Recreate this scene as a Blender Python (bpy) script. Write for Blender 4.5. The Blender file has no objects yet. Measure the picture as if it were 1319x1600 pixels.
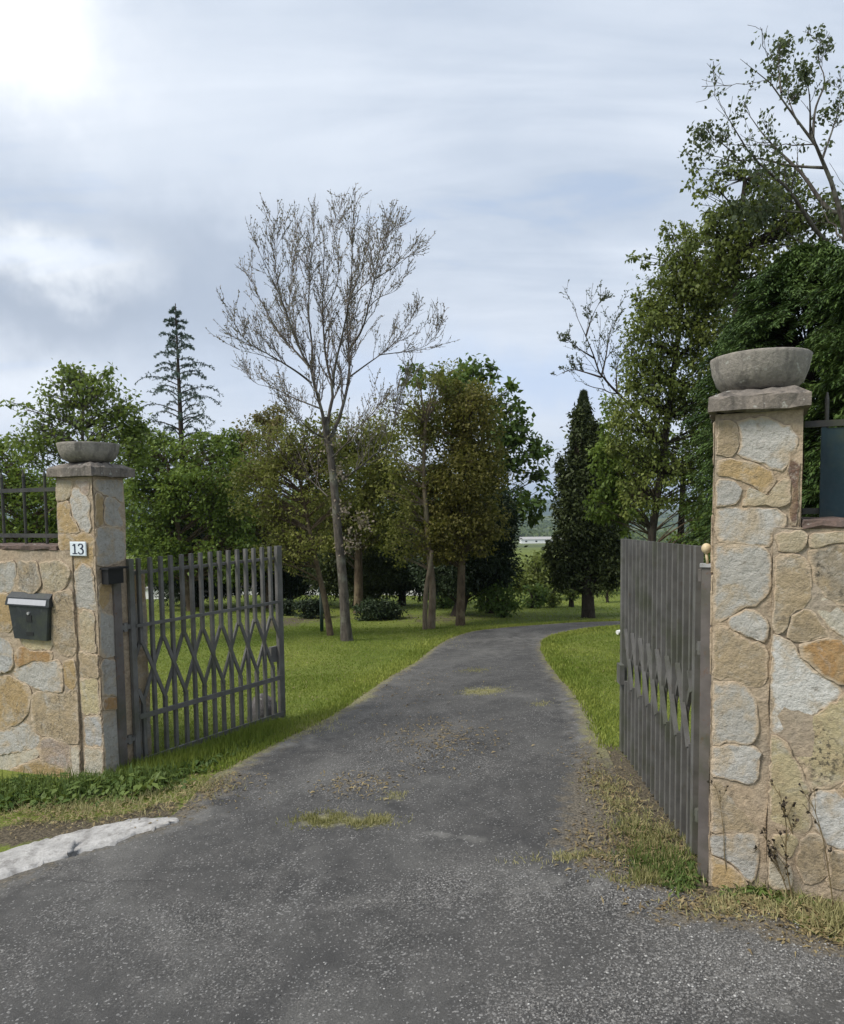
import bpy, math, random
import numpy as np
from mathutils import Matrix, Vector
R = np.random.default_rng(13)
random.seed(13)
SC = bpy.context.scene
COL = SC.collection
PI = math.pi
def A(*v): return np.array(v, float)
def nrm(v):
    v = np.asarray(v, float)
    return v / np.maximum(np.linalg.norm(v, axis=-1, keepdims=True), 1e-9)

# ------------------------------------------------------------------ camera
FPX, PX0, PY0 = 1100.0, 659.5, 870.0
PITCH, ROLL = math.radians(3.7), 0.012
CAM = A(0, 0, 1.6)
_f = A(0, math.cos(PITCH), -math.sin(PITCH)); _r = A(1, 0, 0); _u = A(0, math.sin(PITCH), math.cos(PITCH))
CR = math.cos(ROLL) * _r - math.sin(ROLL) * _u
CU = math.cos(ROLL) * _u + math.sin(ROLL) * _r
cd = bpy.data.cameras.new('camera'); cam = bpy.data.objects.new('camera', cd); COL.objects.link(cam)
cd.sensor_fit = 'HORIZONTAL'; cd.sensor_width = 36; cd.lens = 36 * FPX / 1319; cd.shift_y = 70 / 1319
cd.clip_start = 0.05; cd.clip_end = 20000
M = Matrix(((CR[0], CU[0], -_f[0], 0), (CR[1], CU[1], -_f[1], 0), (CR[2], CU[2], -_f[2], CAM[2]), (0, 0, 0, 1)))
cam.matrix_world = M
SC.camera = cam
def ray(px, py): return _f + CR * ((px - PX0) / FPX) + CU * ((PY0 - py) / FPX)
def at(px, py, Y):
    d = ray(px, py); return CAM + d * (Y / d[1])
def ppm(Y): return FPX / Y            # photo pixels per metre at depth Y

# ------------------------------------------------------------------ ground height
def sstep(a, b, x):
    t = np.clip((x - a) / (b - a), 0, 1); return t * t * (3 - 2 * t)
def gz(x, y):
    x = np.asarray(x, float); y = np.asarray(y, float)
    cross = .0475 * np.clip(x - 1.25, -7, 3.2) * (1 - sstep(5, 14, y))
    s = np.clip(y - 4.6, 0, None)
    d = np.where(s < 1.8, .07 * s * s / 3.6, .07 * (s - .9))
    d = np.where(y > 30, .07 * 24.5 + .045 * (np.clip(y, 30, 400) - 30), d)
    w = sstep(6, 11, y) * (1 - sstep(60, 120, y))
    lawn = .05 * w * (np.sin(x * .55 + 1.2) * np.sin(y * .43 + .4) + .4 * np.sin(x * 1.3 + y * .9))
    return cross - d + lawn
def gp(px, py):
    d = ray(px, py); t = .5; pt = t
    for _ in range(4000):
        p = CAM + d * t
        if p[2] < gz(p[0], p[1]): break
        pt = t; t *= 1.01
    a, b = pt, t
    for _ in range(30):
        m = (a + b) / 2; p = CAM + d * m
        if p[2] < gz(p[0], p[1]): b = m
        else: a = m
    p = CAM + d * b
    return A(p[0], p[1], float(gz(p[0], p[1])))

# ------------------------------------------------------------------ mesh helpers
def link(name, me, parent=None):
    o = bpy.data.objects.new(name, me); COL.objects.link(o)
    if parent is not None: o.parent = parent
    return o
def tag(o, label=None, cat=None, group=None, kind=None):
    if label: o['label'] = label
    if cat: o['category'] = cat
    if group: o['group'] = group
    if kind: o['kind'] = kind
    return o
def thing(name, label, cat, loc=(0, 0, 0), group=None):
    o = bpy.data.objects.new(name, None); COL.objects.link(o)
    o.empty_display_size = .1
    o['_base'] = [float(v) for v in loc]
    return tag(o, label, cat, group)
def build(name, V, F, mat, parent=None, smooth=False, attrs=None, origin=None, midx=None):
    """V (n,3) world coordinates; F list of faces or (m,k) array; mat one material or list"""
    V = np.asarray(V, float)
    if parent is not None and '_base' in parent:
        base = A(*parent['_base'])
        parent.location = base
    elif parent is not None: base = A(0, 0, 0); 
    else:
        base = A(*origin) if origin is not None else A(V[:, 0].mean(), V[:, 1].mean(), V[:, 2].min())
    pb = base
    if parent is not None and parent.parent is not None:      # a sub-part: its parent part sits at the thing's origin
        pb = A(*parent.parent['_base'])
    Vl = V - pb
    me = bpy.data.meshes.new(name)
    if isinstance(F, np.ndarray):
        m, k = F.shape
        me.vertices.add(len(Vl)); me.vertices.foreach_set('co', Vl.ravel())
        me.loops.add(m * k); me.loops.foreach_set('vertex_index', F.ravel().astype(np.int32))
        me.polygons.add(m); me.polygons.foreach_set('loop_start', np.arange(0, m * k, k, dtype=np.int32))
        me.update(calc_edges=True)
    else:
        me.from_pydata(Vl.tolist(), [], [list(map(int, f)) for f in F]); me.update()
    for mm in (mat if isinstance(mat, list) else [mat]): me.materials.append(mm)
    if midx is not None: me.polygons.foreach_set('material_index', np.asarray(midx, np.int32))
    if smooth: me.polygons.foreach_set('use_smooth', np.ones(len(me.polygons), bool))
    for an, av in (attrs or {}).items():
        av = np.asarray(av, np.float32)
        if av.ndim == 1:
            a = me.attributes.new(an, 'FLOAT', 'POINT'); a.data.foreach_set('value', av)
        else:
            a = me.attributes.new(an, 'FLOAT_COLOR', 'POINT')
            a.data.foreach_set('color', np.concatenate([av, np.ones((len(av), 1), np.float32)], 1).ravel())
    o = link(name, me, parent)
    if parent is None: o.location = base
    return o
class MB:
    """collects shapes into ONE mesh"""
    def __init__(s): s.V = []; s.F = []; s.n = 0; s.mi = []; s.cur = 0; s.at = {}
    def add(s, V, F, **at):
        V = np.asarray(V, float)
        for k, v in at.items():
            v = np.asarray(v, float); s.at.setdefault(k, []).append(v if v.ndim == 1 and len(v) == len(V) and k == 'rim' else np.broadcast_to(v, (len(V),) + v.shape))
        s.V.append(V)
        for f in F: s.F.append([int(i) + s.n for i in f]); s.mi.append(s.cur)
        s.n += len(V)
    def hexa(s, c8, **at):       # bottom ring then top ring
        s.add(c8, [(3, 2, 1, 0), (4, 5, 6, 7), (0, 1, 5, 4), (1, 2, 6, 5), (2, 3, 7, 6), (3, 0, 4, 7)], **at)
    def fbox(s, fr, u0, u1, d0, d1, z0, z1, **at):
        s.hexa([fr(u, d, z) for z in (z0, z1) for u, d in ((u0, d0), (u1, d0), (u1, d1), (u0, d1))], **at)
    def bar(s, a, b, w, t, side, **at):   # square bar from a to b, width along side, thickness across
        a = A(*a); b = A(*b); d = nrm(b - a); side = nrm(A(*side) - d * np.dot(A(*side), d)); n = np.cross(d, side)
        s.hexa([p + side * i * w / 2 + n * j * t / 2 for p in (a, b) for i, j in ((-1, -1), (1, -1), (1, 1), (-1, 1))], **at)
    def tube(s, P, r, sides=6, cap=True, **at):
        V, F = tubes(np.asarray(P, float)[None], np.broadcast_to(np.asarray(r, float), (1, len(P))), sides)
        F = F.tolist()
        if cap:
            n = len(P); F.append(list(range(sides))[::-1]); F.append([(n - 1) * sides + i for i in range(sides)])
        s.add(V, F, **at)
    def lathe(s, prof, c, seg=32, **at):
        V = []; F = []
        for r, z in prof:
            for k in range(seg):
                a = 2 * PI * k / seg; V.append((c[0] + r * math.cos(a), c[1] + r * math.sin(a), c[2] + z))
        for i in range(len(prof) - 1):
            for k in range(seg):
                k2 = (k + 1) % seg; F.append((i * seg + k, i * seg + k2, (i + 1) * seg + k2, (i + 1) * seg + k))
        s.add(V, F, **at)
    def make(s, name, mat, parent=None, smooth=False, origin=None):
        return build(name, np.concatenate(s.V), s.F, mat, parent, smooth,
                     {k: np.concatenate(v) for k, v in s.at.items()}, origin, s.mi)
def tubes(P, Rr, sides=5):
    """P (M,n,3) polylines, Rr (M,n) radii -> verts, quads"""
    M_, n, _ = P.shape
    T = np.empty_like(P); T[:, 1:-1] = P[:, 2:] - P[:, :-2]; T[:, 0] = P[:, 1] - P[:, 0]; T[:, -1] = P[:, -1] - P[:, -2]
    T = nrm(T)
    ref = np.where(np.abs(nrm(P[:, -1] - P[:, 0])[:, None, 2:3]) > .8, A(1, 0, 0), A(0, 0, 1))
    S = nrm(np.cross(T, np.broadcast_to(ref, T.shape))); B = np.cross(S, T)
    a = np.arange(sides) * 2 * PI / sides
    V = P[:, :, None] + Rr[:, :, None, None] * (S[:, :, None] * np.cos(a)[:, None] + B[:, :, None] * np.sin(a)[:, None])
    base = (np.arange(M_) * n * sides)[:, None, None] + (np.arange(n - 1) * sides)[None, :, None]
    k = np.arange(sides)[None, None]; k2 = (k + 1) % sides
    F = np.stack([base + k, base + k2, base + sides + k2, base + sides + k], -1).reshape(-1, 4)
    return V.reshape(-1, 3), F
def resample(P, n):
    P = np.asarray(P, float)
    if P.shape[1] == 2: pass
    q = []
    for i in range(len(P) - 1):                                  # Catmull-Rom
        p0 = P[max(i - 1, 0)]; p1 = P[i]; p2 = P[i + 1]; p3 = P[min(i + 2, len(P) - 1)]
        for t in np.linspace(0, 1, 9)[:-1]:
            q.append(.5 * (2 * p1 + (p2 - p0) * t + (2 * p0 - 5 * p1 + 4 * p2 - p3) * t * t + (3 * p1 - p0 - 3 * p2 + p3) * t ** 3))
    q.append(P[-1]); q = np.array(q)
    L = np.r_[0, np.cumsum(np.linalg.norm(np.diff(q, axis=0), axis=1))]
    s = np.linspace(0, L[-1], n)
    return np.stack([np.interp(s, L, q[:, k]) for k in range(q.shape[1])], 1)
def leaf_quads(C, D, N, L, W, tint, fold=.15):
    """leaf blades: C base points, D direction, N normal-ish, L length, W width"""
    D = nrm(D); S = nrm(np.cross(D, N)); N = np.cross(S, D)
    L = np.broadcast_to(L, (len(C),))[:, None]; W = np.broadcast_to(W, (len(C),))[:, None]
    a = C; b = C + D * L * .45 + S * W * .5 + N * L * fold; c = C + D * L; d = C + D * L * .45 - S * W * .5 + N * L * fold
    V = np.stack([a, b, c, d], 1).reshape(-1, 3)
    F = np.arange(len(V)).reshape(-1, 4)
    return V, F, np.repeat(tint, 4)
def rdir(n): return nrm(R.normal(size=(n, 3)))

# ------------------------------------------------------------------ material helpers
class NT:
    def __init__(s, name):
        s.m = bpy.data.materials.new(name); s.m.use_nodes = True; s.t = s.m.node_tree; s.t.nodes.clear()
        s.out = s.t.nodes.new('ShaderNodeOutputMaterial')
    def n(s, ty, **kw):
        nd = s.t.nodes.new('ShaderNode' + ty)
        for k, v in kw.items():
            if k in nd.inputs.keys() if isinstance(k, str) else False: s.put(nd.inputs[k], v)
            else: setattr(nd, k, v)
        return nd
    def put(s, sock, v):
        if isinstance(v, bpy.types.NodeSocket): s.t.links.new(v, sock)
        elif isinstance(v, (tuple, list)) and sock.type == 'RGBA': sock.default_value = (*v, 1) if len(v) == 3 else v
        else: sock.default_value = v
    def math(s, op, a, b=0., c=0., clamp=False):
        nd = s.t.nodes.new('ShaderNodeMath'); nd.operation = op; nd.use_clamp = clamp
        for i, v in enumerate((a, b, c)): s.put(nd.inputs[i], v)
        return nd.outputs[0]
    def mix(s, f, a, b, mode='MIX'):
        nd = s.t.nodes.new('ShaderNodeMix'); nd.data_type = 'RGBA'; nd.blend_type = mode
        s.put(nd.inputs[0], f); s.put(nd.inputs[6], a); s.put(nd.inputs[7], b); return nd.outputs[2]
    def noise(s, scale, detail=3., rough=.55, vec=None, dist=0., out=0):
        nd = s.t.nodes.new('ShaderNodeTexNoise'); nd.inputs['Scale'].default_value = scale
        nd.inputs['Detail'].default_value = detail; nd.inputs['Roughness'].default_value = rough; nd.inputs['Distortion'].default_value = dist
        if vec is not None: s.put(nd.inputs['Vector'], vec)
        return nd.outputs[out]
    def voro(s, scale, feature='F1', vec=None, out=0, rand=1.):
        nd = s.t.nodes.new('ShaderNodeTexVoronoi'); nd.feature = feature; nd.inputs['Scale'].default_value = scale
        nd.inputs['Randomness'].default_value = rand
        if vec is not None: s.put(nd.inputs['Vector'], vec)
        return nd.outputs[out]
    def ramp(s, f, a, b, lo=(0, 0, 0), hi=(1, 1, 1)):
        nd = s.t.nodes.new('ShaderNodeValToRGB'); e = nd.color_ramp.elements
        e[0].position = a; e[1].position = b; e[0].color = (*lo, 1); e[1].color = (*hi, 1)
        s.put(nd.inputs[0], f); return nd.outputs[0]
    def rng(s, f, a, b, lo=0., hi=1.):
        nd = s.t.nodes.new('ShaderNodeMapRange'); nd.clamp = True
        for i, v in enumerate((f, a, b, lo, hi)): s.put(nd.inputs[i], v)
        return nd.outputs[0]
    def attr(s, name, out='Fac'):
        nd = s.t.nodes.new('ShaderNodeAttribute'); nd.attribute_name = name; return nd.outputs[out]
    def pos(s, scale=None):
        g = s.t.nodes.new('ShaderNodeNewGeometry').outputs['Position']
        if scale is None: return g
        mp = s.t.nodes.new('ShaderNodeMapping'); s.put(mp.inputs[0], g); mp.inputs['Scale'].default_value = scale
        return mp.outputs[0]
    def bump(s, h, strength=.5, dist=.01, nrm_=None):
        nd = s.t.nodes.new('ShaderNodeBump'); nd.inputs['Strength'].default_value = strength; nd.inputs['Distance'].default_value = dist
        s.put(nd.inputs['Height'], h)
        if nrm_ is not None: s.put(nd.inputs['Normal'], nrm_)
        return nd.outputs[0]
    def bsdf(s, col, rough=.8, bump=None, metal=0., spec=.3):
        b = s.t.nodes.new('ShaderNodeBsdfPrincipled'); s.put(b.inputs['Base Color'], col); s.put(b.inputs['Roughness'], rough)
        s.put(b.inputs['Metallic'], metal); b.inputs['Specular IOR Level'].default_value = spec
        if bump is not None: s.put(b.inputs['Normal'], bump)
        s.t.links.new(b.outputs[0], s.out.inputs[0]); return b
def leaf_mat(name, dark, light, trans=.3, rough=.55, var=.5):
    g_ = 1.6; dark = tuple(v * g_ for v in dark); light = tuple(v * g_ for v in light)
    n = NT(name)
    big = n.noise(.9, 2., .6, n.pos())
    f = n.math('ADD', n.math('MULTIPLY', n.attr('tint'), 1 - var * .5), n.math('MULTIPLY', n.rng(big, .35, .65, -.5, .5), var), clamp=True)
    col = n.mix(f, dark, light)
    d = n.n('BsdfPrincipled'); n.put(d.inputs['Base Color'], col); d.inputs['Roughness'].default_value = rough
    d.inputs['Specular IOR Level'].default_value = .25
    t = n.n('BsdfTranslucent'); n.put(t.inputs[0], n.mix(.5, col, (.20, .25, .035), 'MIX') if trans > .2 else col)
    mx = n.n('MixShader'); mx.inputs[0].default_value = trans
    n.t.links.new(d.outputs[0], mx.inputs[1]); n.t.links.new(t.outputs[0], mx.inputs[2]); n.t.links.new(mx.outputs[0], n.out.inputs[0])
    return n.m
def bark_mat(name, c1, c2, lich=(.22, .23, .17)):
    n = NT(name); p = n.pos((1, 1, .25))
    a = n.noise(26, 4., .6, p); b = n.noise(5, 3., .6, n.pos())
    col = n.mix(n.rng(a, .35, .65), c1, c2)
    col = n.mix(n.rng(b, .52, .66), col, lich)
    n.bsdf(col, .9, n.bump(a, .6, .02), spec=.15); return n.m
# ------------------------------------------------------------------ materials
def mat_asphalt():
    n = NT('asphalt'); p = n.pos()
    sp = n.voro(140, vec=p, out=1)                                   # coloured aggregate cells
    spv = n.t.nodes.new('ShaderNodeSeparateColor'); n.put(spv.inputs[0], sp)
    fine = n.noise(150, 3., .7, p); mid = n.noise(9, 4., .6, p); big = n.noise(1.1, 3., .6, p)
    base = n.mix(n.rng(big, .3, .7), (.056, .055, .053), (.088, .086, .082))
    base = n.mix(n.rng(mid, .35, .7), base, (.112, .108, .103))
    base = n.mix(n.rng(fine, .3, .72), n.mix(.65, base, (.03, .03, .03)), base)
    gz_ = n.rng(n.math('ADD', n.math('MULTIPLY', n.attr('gravel'), 1.2), n.math('MULTIPLY', n.math('SUBTRACT', n.noise(2.6, 6., .68, p, .8), .5), 2.6)), .05, .75)
    gr = n.noise(105, 4., .75, p)
    base = n.mix(n.math('MULTIPLY', gz_, n.rng(gr, .52, .66, 0, .8)), base, (.33, .315, .295))
    base = n.mix(n.math('MULTIPLY', gz_, n.rng(gr, .45, .33)), base, (.022, .021, .02))
    pale = n.math('ADD', n.attr('pale'), n.math('MULTIPLY', n.math('SUBTRACT', mid, .5), 1.2))
    base = n.mix(n.rng(pale, .2, .7, 0, .8), base, (.20, .195, .182))
    base = n.mix(n.rng(n.noise(1.7, 5., .6, p, .6), .50, .66, 0, .6), base, (.038, .0375, .038))
    base = n.mix(n.rng(n.noise(1.15, 6., .62, n.pos((1, .8, 1)), .4), .50, .68, 0, .6), base, n.mix(n.rng(fine, .35, .7), (.10, .098, .092), (.20, .195, .183)))
    ck = n.voro(.9, 'DISTANCE_TO_EDGE', n.mix(.12, p, n.noise(3, 4., .6, p, 0, 1)))
    base = n.mix(n.math('MULTIPLY', n.rng(ck, .007, .002), n.rng(n.noise(.8, 2., .5, p), .56, .66, 0, .5)), base, (.03, .029, .028))
    thr = n.math('SUBTRACT', .995, n.math('MULTIPLY', n.attr('gravel'), .26))
    thr = n.math('SUBTRACT', thr, n.math('MULTIPLY', n.rng(n.noise(2.7, 3., .6, p), .48, .7), .12))
    chip = n.math('GREATER_THAN', spv.outputs[0], thr)
    chipc = n.mix(spv.outputs[1], (.13, .13, .13), (.40, .39, .375))
    base = n.mix(n.math('MULTIPLY', chip, .5), base, chipc)
    dirtn = n.noise(14, 5., .7, p)
    d = n.math('ADD', n.attr('dirt'), n.math('MULTIPLY', n.math('SUBTRACT', dirtn, .5), 1.7))
    dcol = n.mix(n.rng(n.noise(75, 5., .75, p), .36, .64), (.034, .030, .025), (.20, .175, .135))
    base = n.mix(n.rng(d, .35, .65), base, dcol)
    m = n.math('ADD', n.attr('moss'), n.math('MULTIPLY', n.math('SUBTRACT', n.noise(11, 5., .7, p), .5), 1.8))
    mcol = n.mix(n.rng(n.noise(95, 4., .75, p), .35, .65), (.055, .052, .026), (.33, .31, .16))
    base = n.mix(n.rng(m, .45, .8, 0, .85), base, mcol)
    h = n.math('ADD', n.math('MULTIPLY', fine, .6), n.math('MULTIPLY', chip, .5))
    h = n.math('ADD', h, n.math('MULTIPLY', dirtn, .6))
    n.bsdf(base, .85, n.bump(h, .7, .012), spec=.25); return n.m
def mat_lawn():
    n = NT('lawn_soil_and_grass'); p = n.pos()
    a = n.noise(.55, 3., .6, p); b = n.noise(5, 4., .65, p); c = n.noise(60, 3., .7, p)
    col = n.mix(n.rng(a, .35, .65), (.125, .168, .030), (.21, .24, .055))
    col = n.mix(n.rng(b, .45, .75, 0, .7), col, (.150, .160, .045))
    col = n.mix(n.rng(c, .35, .7, .55, 0), col, (.03, .045, .012))
    d = n.math('ADD', n.attr('dirt'), n.math('MULTIPLY', n.math('SUBTRACT', n.noise(7, 5., .7, p), .5), 1.4))  # dirt here also carries the tree shade painted on the far lawn
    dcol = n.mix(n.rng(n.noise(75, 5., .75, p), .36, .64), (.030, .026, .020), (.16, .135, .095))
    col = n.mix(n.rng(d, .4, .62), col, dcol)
    far = n.attr('far')                                            # fields and woods of the valley
    fc = n.mix(n.rng(n.voro(.012, vec=n.pos((1, .35, 1)), out=0), .2, .7), (.035, .06, .02), (.12, .14, .05))
    fc = n.mix(n.rng(n.noise(.03, 4., .6, p), .45, .6), fc, (.02, .035, .015))
    col = n.mix(far, col, fc)
    n.bsdf(col, .95, n.bump(c, .5, .02), spec=.1); return n.m
def mat_stone():
    n = NT('flagstone'); p = n.pos(); g = n.attr('tone', 'Color'); sp = n.attr('speck'); rim = n.attr('rim')
    a = n.noise(7, 5., .65, p, .6); b = n.noise(38, 5., .7, p); c = n.noise(110, 3., .7, p)
    lay = n.noise(9, 5., .6, n.pos((.8, .8, 1.3)), .9)
    col = n.mix(n.rng(lay, .3, .7, 0, .75), g, n.mix(.5, g, (.62, .60, .55), 'MULTIPLY'))
    pit = n.noise(24, 6., .72, p)
    col = n.mix(n.rng(a, .51, .66, 0, .6), col, (.44, .33, .19))
    col = n.mix(n.rng(pit, .57, .72, 0, .42), col, (.22, .18, .135))
    col = n.mix(n.rng(pit, .42, .28, 0, .5), col, (.56, .545, .51))
    col = n.mix(n.rng(a, .48, .32, 0, .6), col, (.45, .435, .40))
    col = n.mix(n.rng(b, .55, .70, 0, .55), col, (.17, .14, .105))
    lich = n.math('MULTIPLY', n.rng(n.noise(55, 4., .75, p), .50, .58), n.rng(n.noise(6, 3., .6, p), .42, .58))
    col = n.mix(n.math('MULTIPLY', n.math('MULTIPLY', lich, sp), .9), col, (.055, .05, .04))
    col = n.mix(n.rng(c, .3, .7, .25, 0), col, (.10, .085, .07))
    sm = n.math('ADD', rim, n.math('MULTIPLY', n.math('SUBTRACT', n.noise(13, 5., .65, p), .5), 2.6))
    col = n.mix(n.rng(sm, .22, .70, 0, .94), col, n.mix(n.rng(n.noise(5, 4., .6, p), .3, .7), (.43, .33, .225), (.48, .395, .29)))
    jn = n.math('MULTIPLY', n.rng(rim, .80, .97), n.rng(n.noise(4.5, 4., .6, p), .42, .54))
    col = n.mix(n.math('MULTIPLY', jn, .7), col, (.12, .09, .065))
    h = n.math('ADD', n.math('MULTIPLY', lay, .9), n.math('MULTIPLY', b, .35)); h = n.math('ADD', h, n.math('MULTIPLY', n.rng(pit, .35, .62), .8))
    n.bsdf(col, .88, n.bump(h, .55, .016), spec=.25); return n.m
def mat_mortar():
    n = NT('mortar'); p = n.pos(); a = n.noise(5, 4., .6, p); b = n.noise(60, 4., .7, p); c = n.noise(17, 4., .65, p)
    col = n.mix(n.rng(a, .3, .7), (.425, .325, .22), (.475, .39, .285))
    col = n.mix(n.rng(c, .5, .75, 0, .6), col, (.27, .21, .15))
    col = n.mix(n.rng(b, .32, .66, .6, 0), col, (.15, .115, .08))
    low = n.rng(n.noise(2.2, 3., .6, p), .5, .66, 0, .5)
    col = n.mix(low, col, (.26, .235, .20))
    n.bsdf(col, .92, n.bump(n.math('ADD', b, n.math('MULTIPLY', c, 1.5)), .6, .012), spec=.15); return n.m
def mat_concrete(name, c1=(.19, .18, .165), c2=(.30, .28, .25), dark=(.06, .055, .05)):
    n = NT(name); p = n.pos(); a = n.noise(7, 4., .65, p); b = n.noise(70, 4., .7, p)
    st = n.noise(20, 3., .6, n.pos((1, 1, .16)))
    col = n.mix(n.rng(a, .35, .65), c1, c2)
    col = n.mix(n.rng(st, .50, .68, 0, .75), col, dark)
    col = n.mix(n.rng(b, .3, .65, .5, 0), col, dark)
    col = n.mix(n.rng(n.noise(34, 2., .5, p), .66, .72, 0, .6), col, (.42, .42, .38))
    n.bsdf(col, .9, n.bump(n.math('ADD', b, a), .5, .012), spec=.2); return n.m
def mat_metal(name, c1, c2, rust=(.10, .06, .04), rough=.5):
    n = NT(name); p = n.pos(); a = n.noise(9, 4., .6, p); b = n.noise(60, 3., .6, p)
    col = n.mix(n.rng(a, .35, .65), c1, c2)
    col = n.mix(n.rng(n.noise(24, 5., .7, p), .57, .68, 0, .75), col, rust)
    col = n.mix(n.rng(n.noise(3.5, 4., .65, p), .50, .68, 0, .55), col, (.055, .065, .03))
    n.bsdf(col, n.rng(b, .3, .7, rough - .08, rough + .15), n.bump(b, .15, .004), spec=.4); return n.m
def mat_plain(name, col, rough=.5, spec=.4, var=.15):
    n = NT(name); p = n.pos(); a = n.noise(30, 4., .65, p)
    c = n.mix(n.rng(a, .3, .7), tuple(v * (1 - var) for v in col), tuple(min(1, v * (1 + var)) for v in col))
    n.bsdf(c, rough, n.bump(a, .08, .004), spec=spec); return n.m
MA = dict(
    asphalt=mat_asphalt(), lawn=mat_lawn(), stone=mat_stone(), mortar=mat_mortar(),
    cap=mat_concrete('weathered_concrete', (.15, .135, .12), (.25, .215, .18)),
    bowl=mat_concrete('planter_concrete', (.25, .23, .20), (.35, .32, .28), (.105, .098, .09)),
    coping=mat_concrete('coping_brick', (.12, .085, .07), (.19, .13, .11)),
    strip=mat_concrete('pale_concrete', (.34, .333, .32), (.50, .49, .475), (.20, .19, .18)),
    gate=mat_metal('grey_gate_paint', (.092, .090, .085), (.138, .135, .128), (.10, .085, .07)),
    post=mat_metal('brown_grey_post_paint', (.10, .088, .082), (.145, .128, .12), (.13, .07, .04)),
    iron=mat_metal('dark_wrought_iron', (.022, .022, .02), (.05, .048, .042), (.07, .045, .03)),
    black=mat_plain('black_plastic', (.012, .012, .013)),
    box=mat_metal('letterbox_anthracite', (.015, .018, .020), (.023, .027, .030), (.05, .055, .055), .45),
    paper=mat_plain('white_label', (.42, .42, .45), .6, .3, .05),
    tile=mat_plain('white_enamel', (.62, .68, .72), .3, .5, .06),
    ink=mat_plain('blue_black_enamel', (.012, .018, .04), .35, .5),
    teal=mat_metal('dark_teal_sheet', (.004, .022, .031), (.007, .031, .041), (.012, .03, .04), .45),
    ball=mat_plain('cream_knob', (.55, .44, .27), .5, .4, .2),
    pebble=None, rock=mat_concrete('grey_rock', (.12, .115, .12), (.2, .19, .19)),
    white=mat_plain('white_wall', (.8, .8, .8), .7, .3, .05),
    chrome=mat_metal('bare_steel', (.3, .3, .3), (.4, .4, .4), (.2, .15, .1)),
    lamp=mat_metal('green_lamp_paint', (.01, .03, .02), (.02, .045, .03)),
)
_n = NT('pebbles'); _n.bsdf(_n.mix(_n.attr('tint'), (.10, .098, .095), (.48, .47, .45)), .85, spec=.25); MA['pebble'] = _n.m
BARK = dict(twig=bark_mat('pale_twig_bark', (.19, .16, .148), (.30, .26, .245), (.2, .17, .15)), grey=bark_mat('grey_bark', (.052, .045, .038), (.115, .10, .084), (.15, .15, .12)),
            brown=bark_mat('brown_bark', (.07, .05, .033), (.14, .105, .07), (.16, .13, .08)),
            dark=bark_mat('dark_bark', (.025, .02, .016), (.06, .048, .038), (.06, .055, .04)),
            pale=bark_mat('pale_bark', (.11, .085, .06), (.2, .16, .115), (.17, .15, .10)))
LEAF = dict(
    sunny=leaf_mat('yellow_green_leaf', (.054, .074, .016), (.132, .152, .038), .36),
    bud=leaf_mat('bud_leaf', (.115, .095, .072), (.20, .165, .13), .25),
    olive=leaf_mat('olive_leaf', (.072, .080, .018), (.160, .160, .040), .35),
    rust=leaf_mat('rusty_leaf', (.080, .074, .018), (.158, .140, .036), .35),
    brown=leaf_mat('brownish_leaf', (.075, .063, .025), (.155, .128, .050), .35),
    green=leaf_mat('green_leaf', (.058, .092, .016), (.125, .175, .034), .38),
    fresh=leaf_mat('fresh_leaf', (.055, .085, .018), (.13, .17, .04), .42),
    maple=leaf_mat('maple_leaf', (.036, .066, .015), (.080, .122, .028), .32),
    mid=leaf_mat('mid_green_leaf', (.044, .064, .016), (.105, .130, .034), .32),
    poplar=leaf_mat('poplar_leaf', (.030, .042, .022), (.070, .085, .040), .28),
    yew=leaf_mat('yew_needle', (.013, .021, .010), (.030, .046, .019), .1),
    cypress=leaf_mat('cypress_spray', (.022, .042, .010), (.070, .108, .024), .15),
    conifer=leaf_mat('conifer_needle', (.022, .030, .010), (.050, .064, .020), .12),
    cedar=leaf_mat('cedar_needle', (.042, .066, .052), (.085, .115, .092), .12),
    willow=leaf_mat('willow_leaf', (.075, .095, .025), (.145, .165, .05), .4),
    grass=leaf_mat('grass_blade', (.088, .125, .018), (.215, .235, .052), .35, .6, .6),
    drygrass=leaf_mat('dry_grass_blade', (.13, .125, .045), (.30, .275, .145), .3, .7),
    weed=leaf_mat('weed_leaf', (.036, .066, .016), (.11, .145, .04), .3),
    straw=leaf_mat('straw_stalk', (.10, .075, .04), (.2, .16, .08), .1),
)

# ------------------------------------------------------------------ sky, sun
SUN_AZ, SUN_EL = math.radians(-115), math.radians(50)
w = bpy.data.worlds.new('World'); SC.world = w; w.use_nodes = True
class WT(NT):
    def __init__(s, t): s.t = t; t.nodes.clear(); s.out = t.nodes.new('ShaderNodeOutputWorld')
n = WT(w.node_tree)
sky = n.n('TexSky'); sky.sky_type = 'NISHITA'; sky.sun_disc = False; sky.sun_elevation = SUN_EL; sky.sun_rotation = SUN_AZ % (2 * PI)
sky.air_density = 1.0; sky.dust_density = 2.0
gen = n.n('TexCoord').outputs['Generated']
sx = n.n('SeparateXYZ'); n.put(sx.inputs[0], gen)
zz = n.math('ADD', n.math('MAXIMUM', sx.outputs[2], 0.), .16)
cx = n.math('DIVIDE', sx.outputs[0], zz); cy = n.math('DIVIDE', sx.outputs[1], zz)
cv = n.n('CombineXYZ'); n.put(cv.inputs[0], cx); n.put(cv.inputs[1], cy)
mp = n.n('Mapping'); n.put(mp.inputs[0], cv.outputs[0]); mp.inputs['Rotation'].default_value = (0, 0, math.radians(24)); mp.inputs['Scale'].default_value = (.62, 1.25, 1)
c1 = n.noise(.85, 6., .55, mp.outputs[0], .5); c2 = n.noise(2.3, 5., .6, mp.outputs[0], .8)
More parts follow.
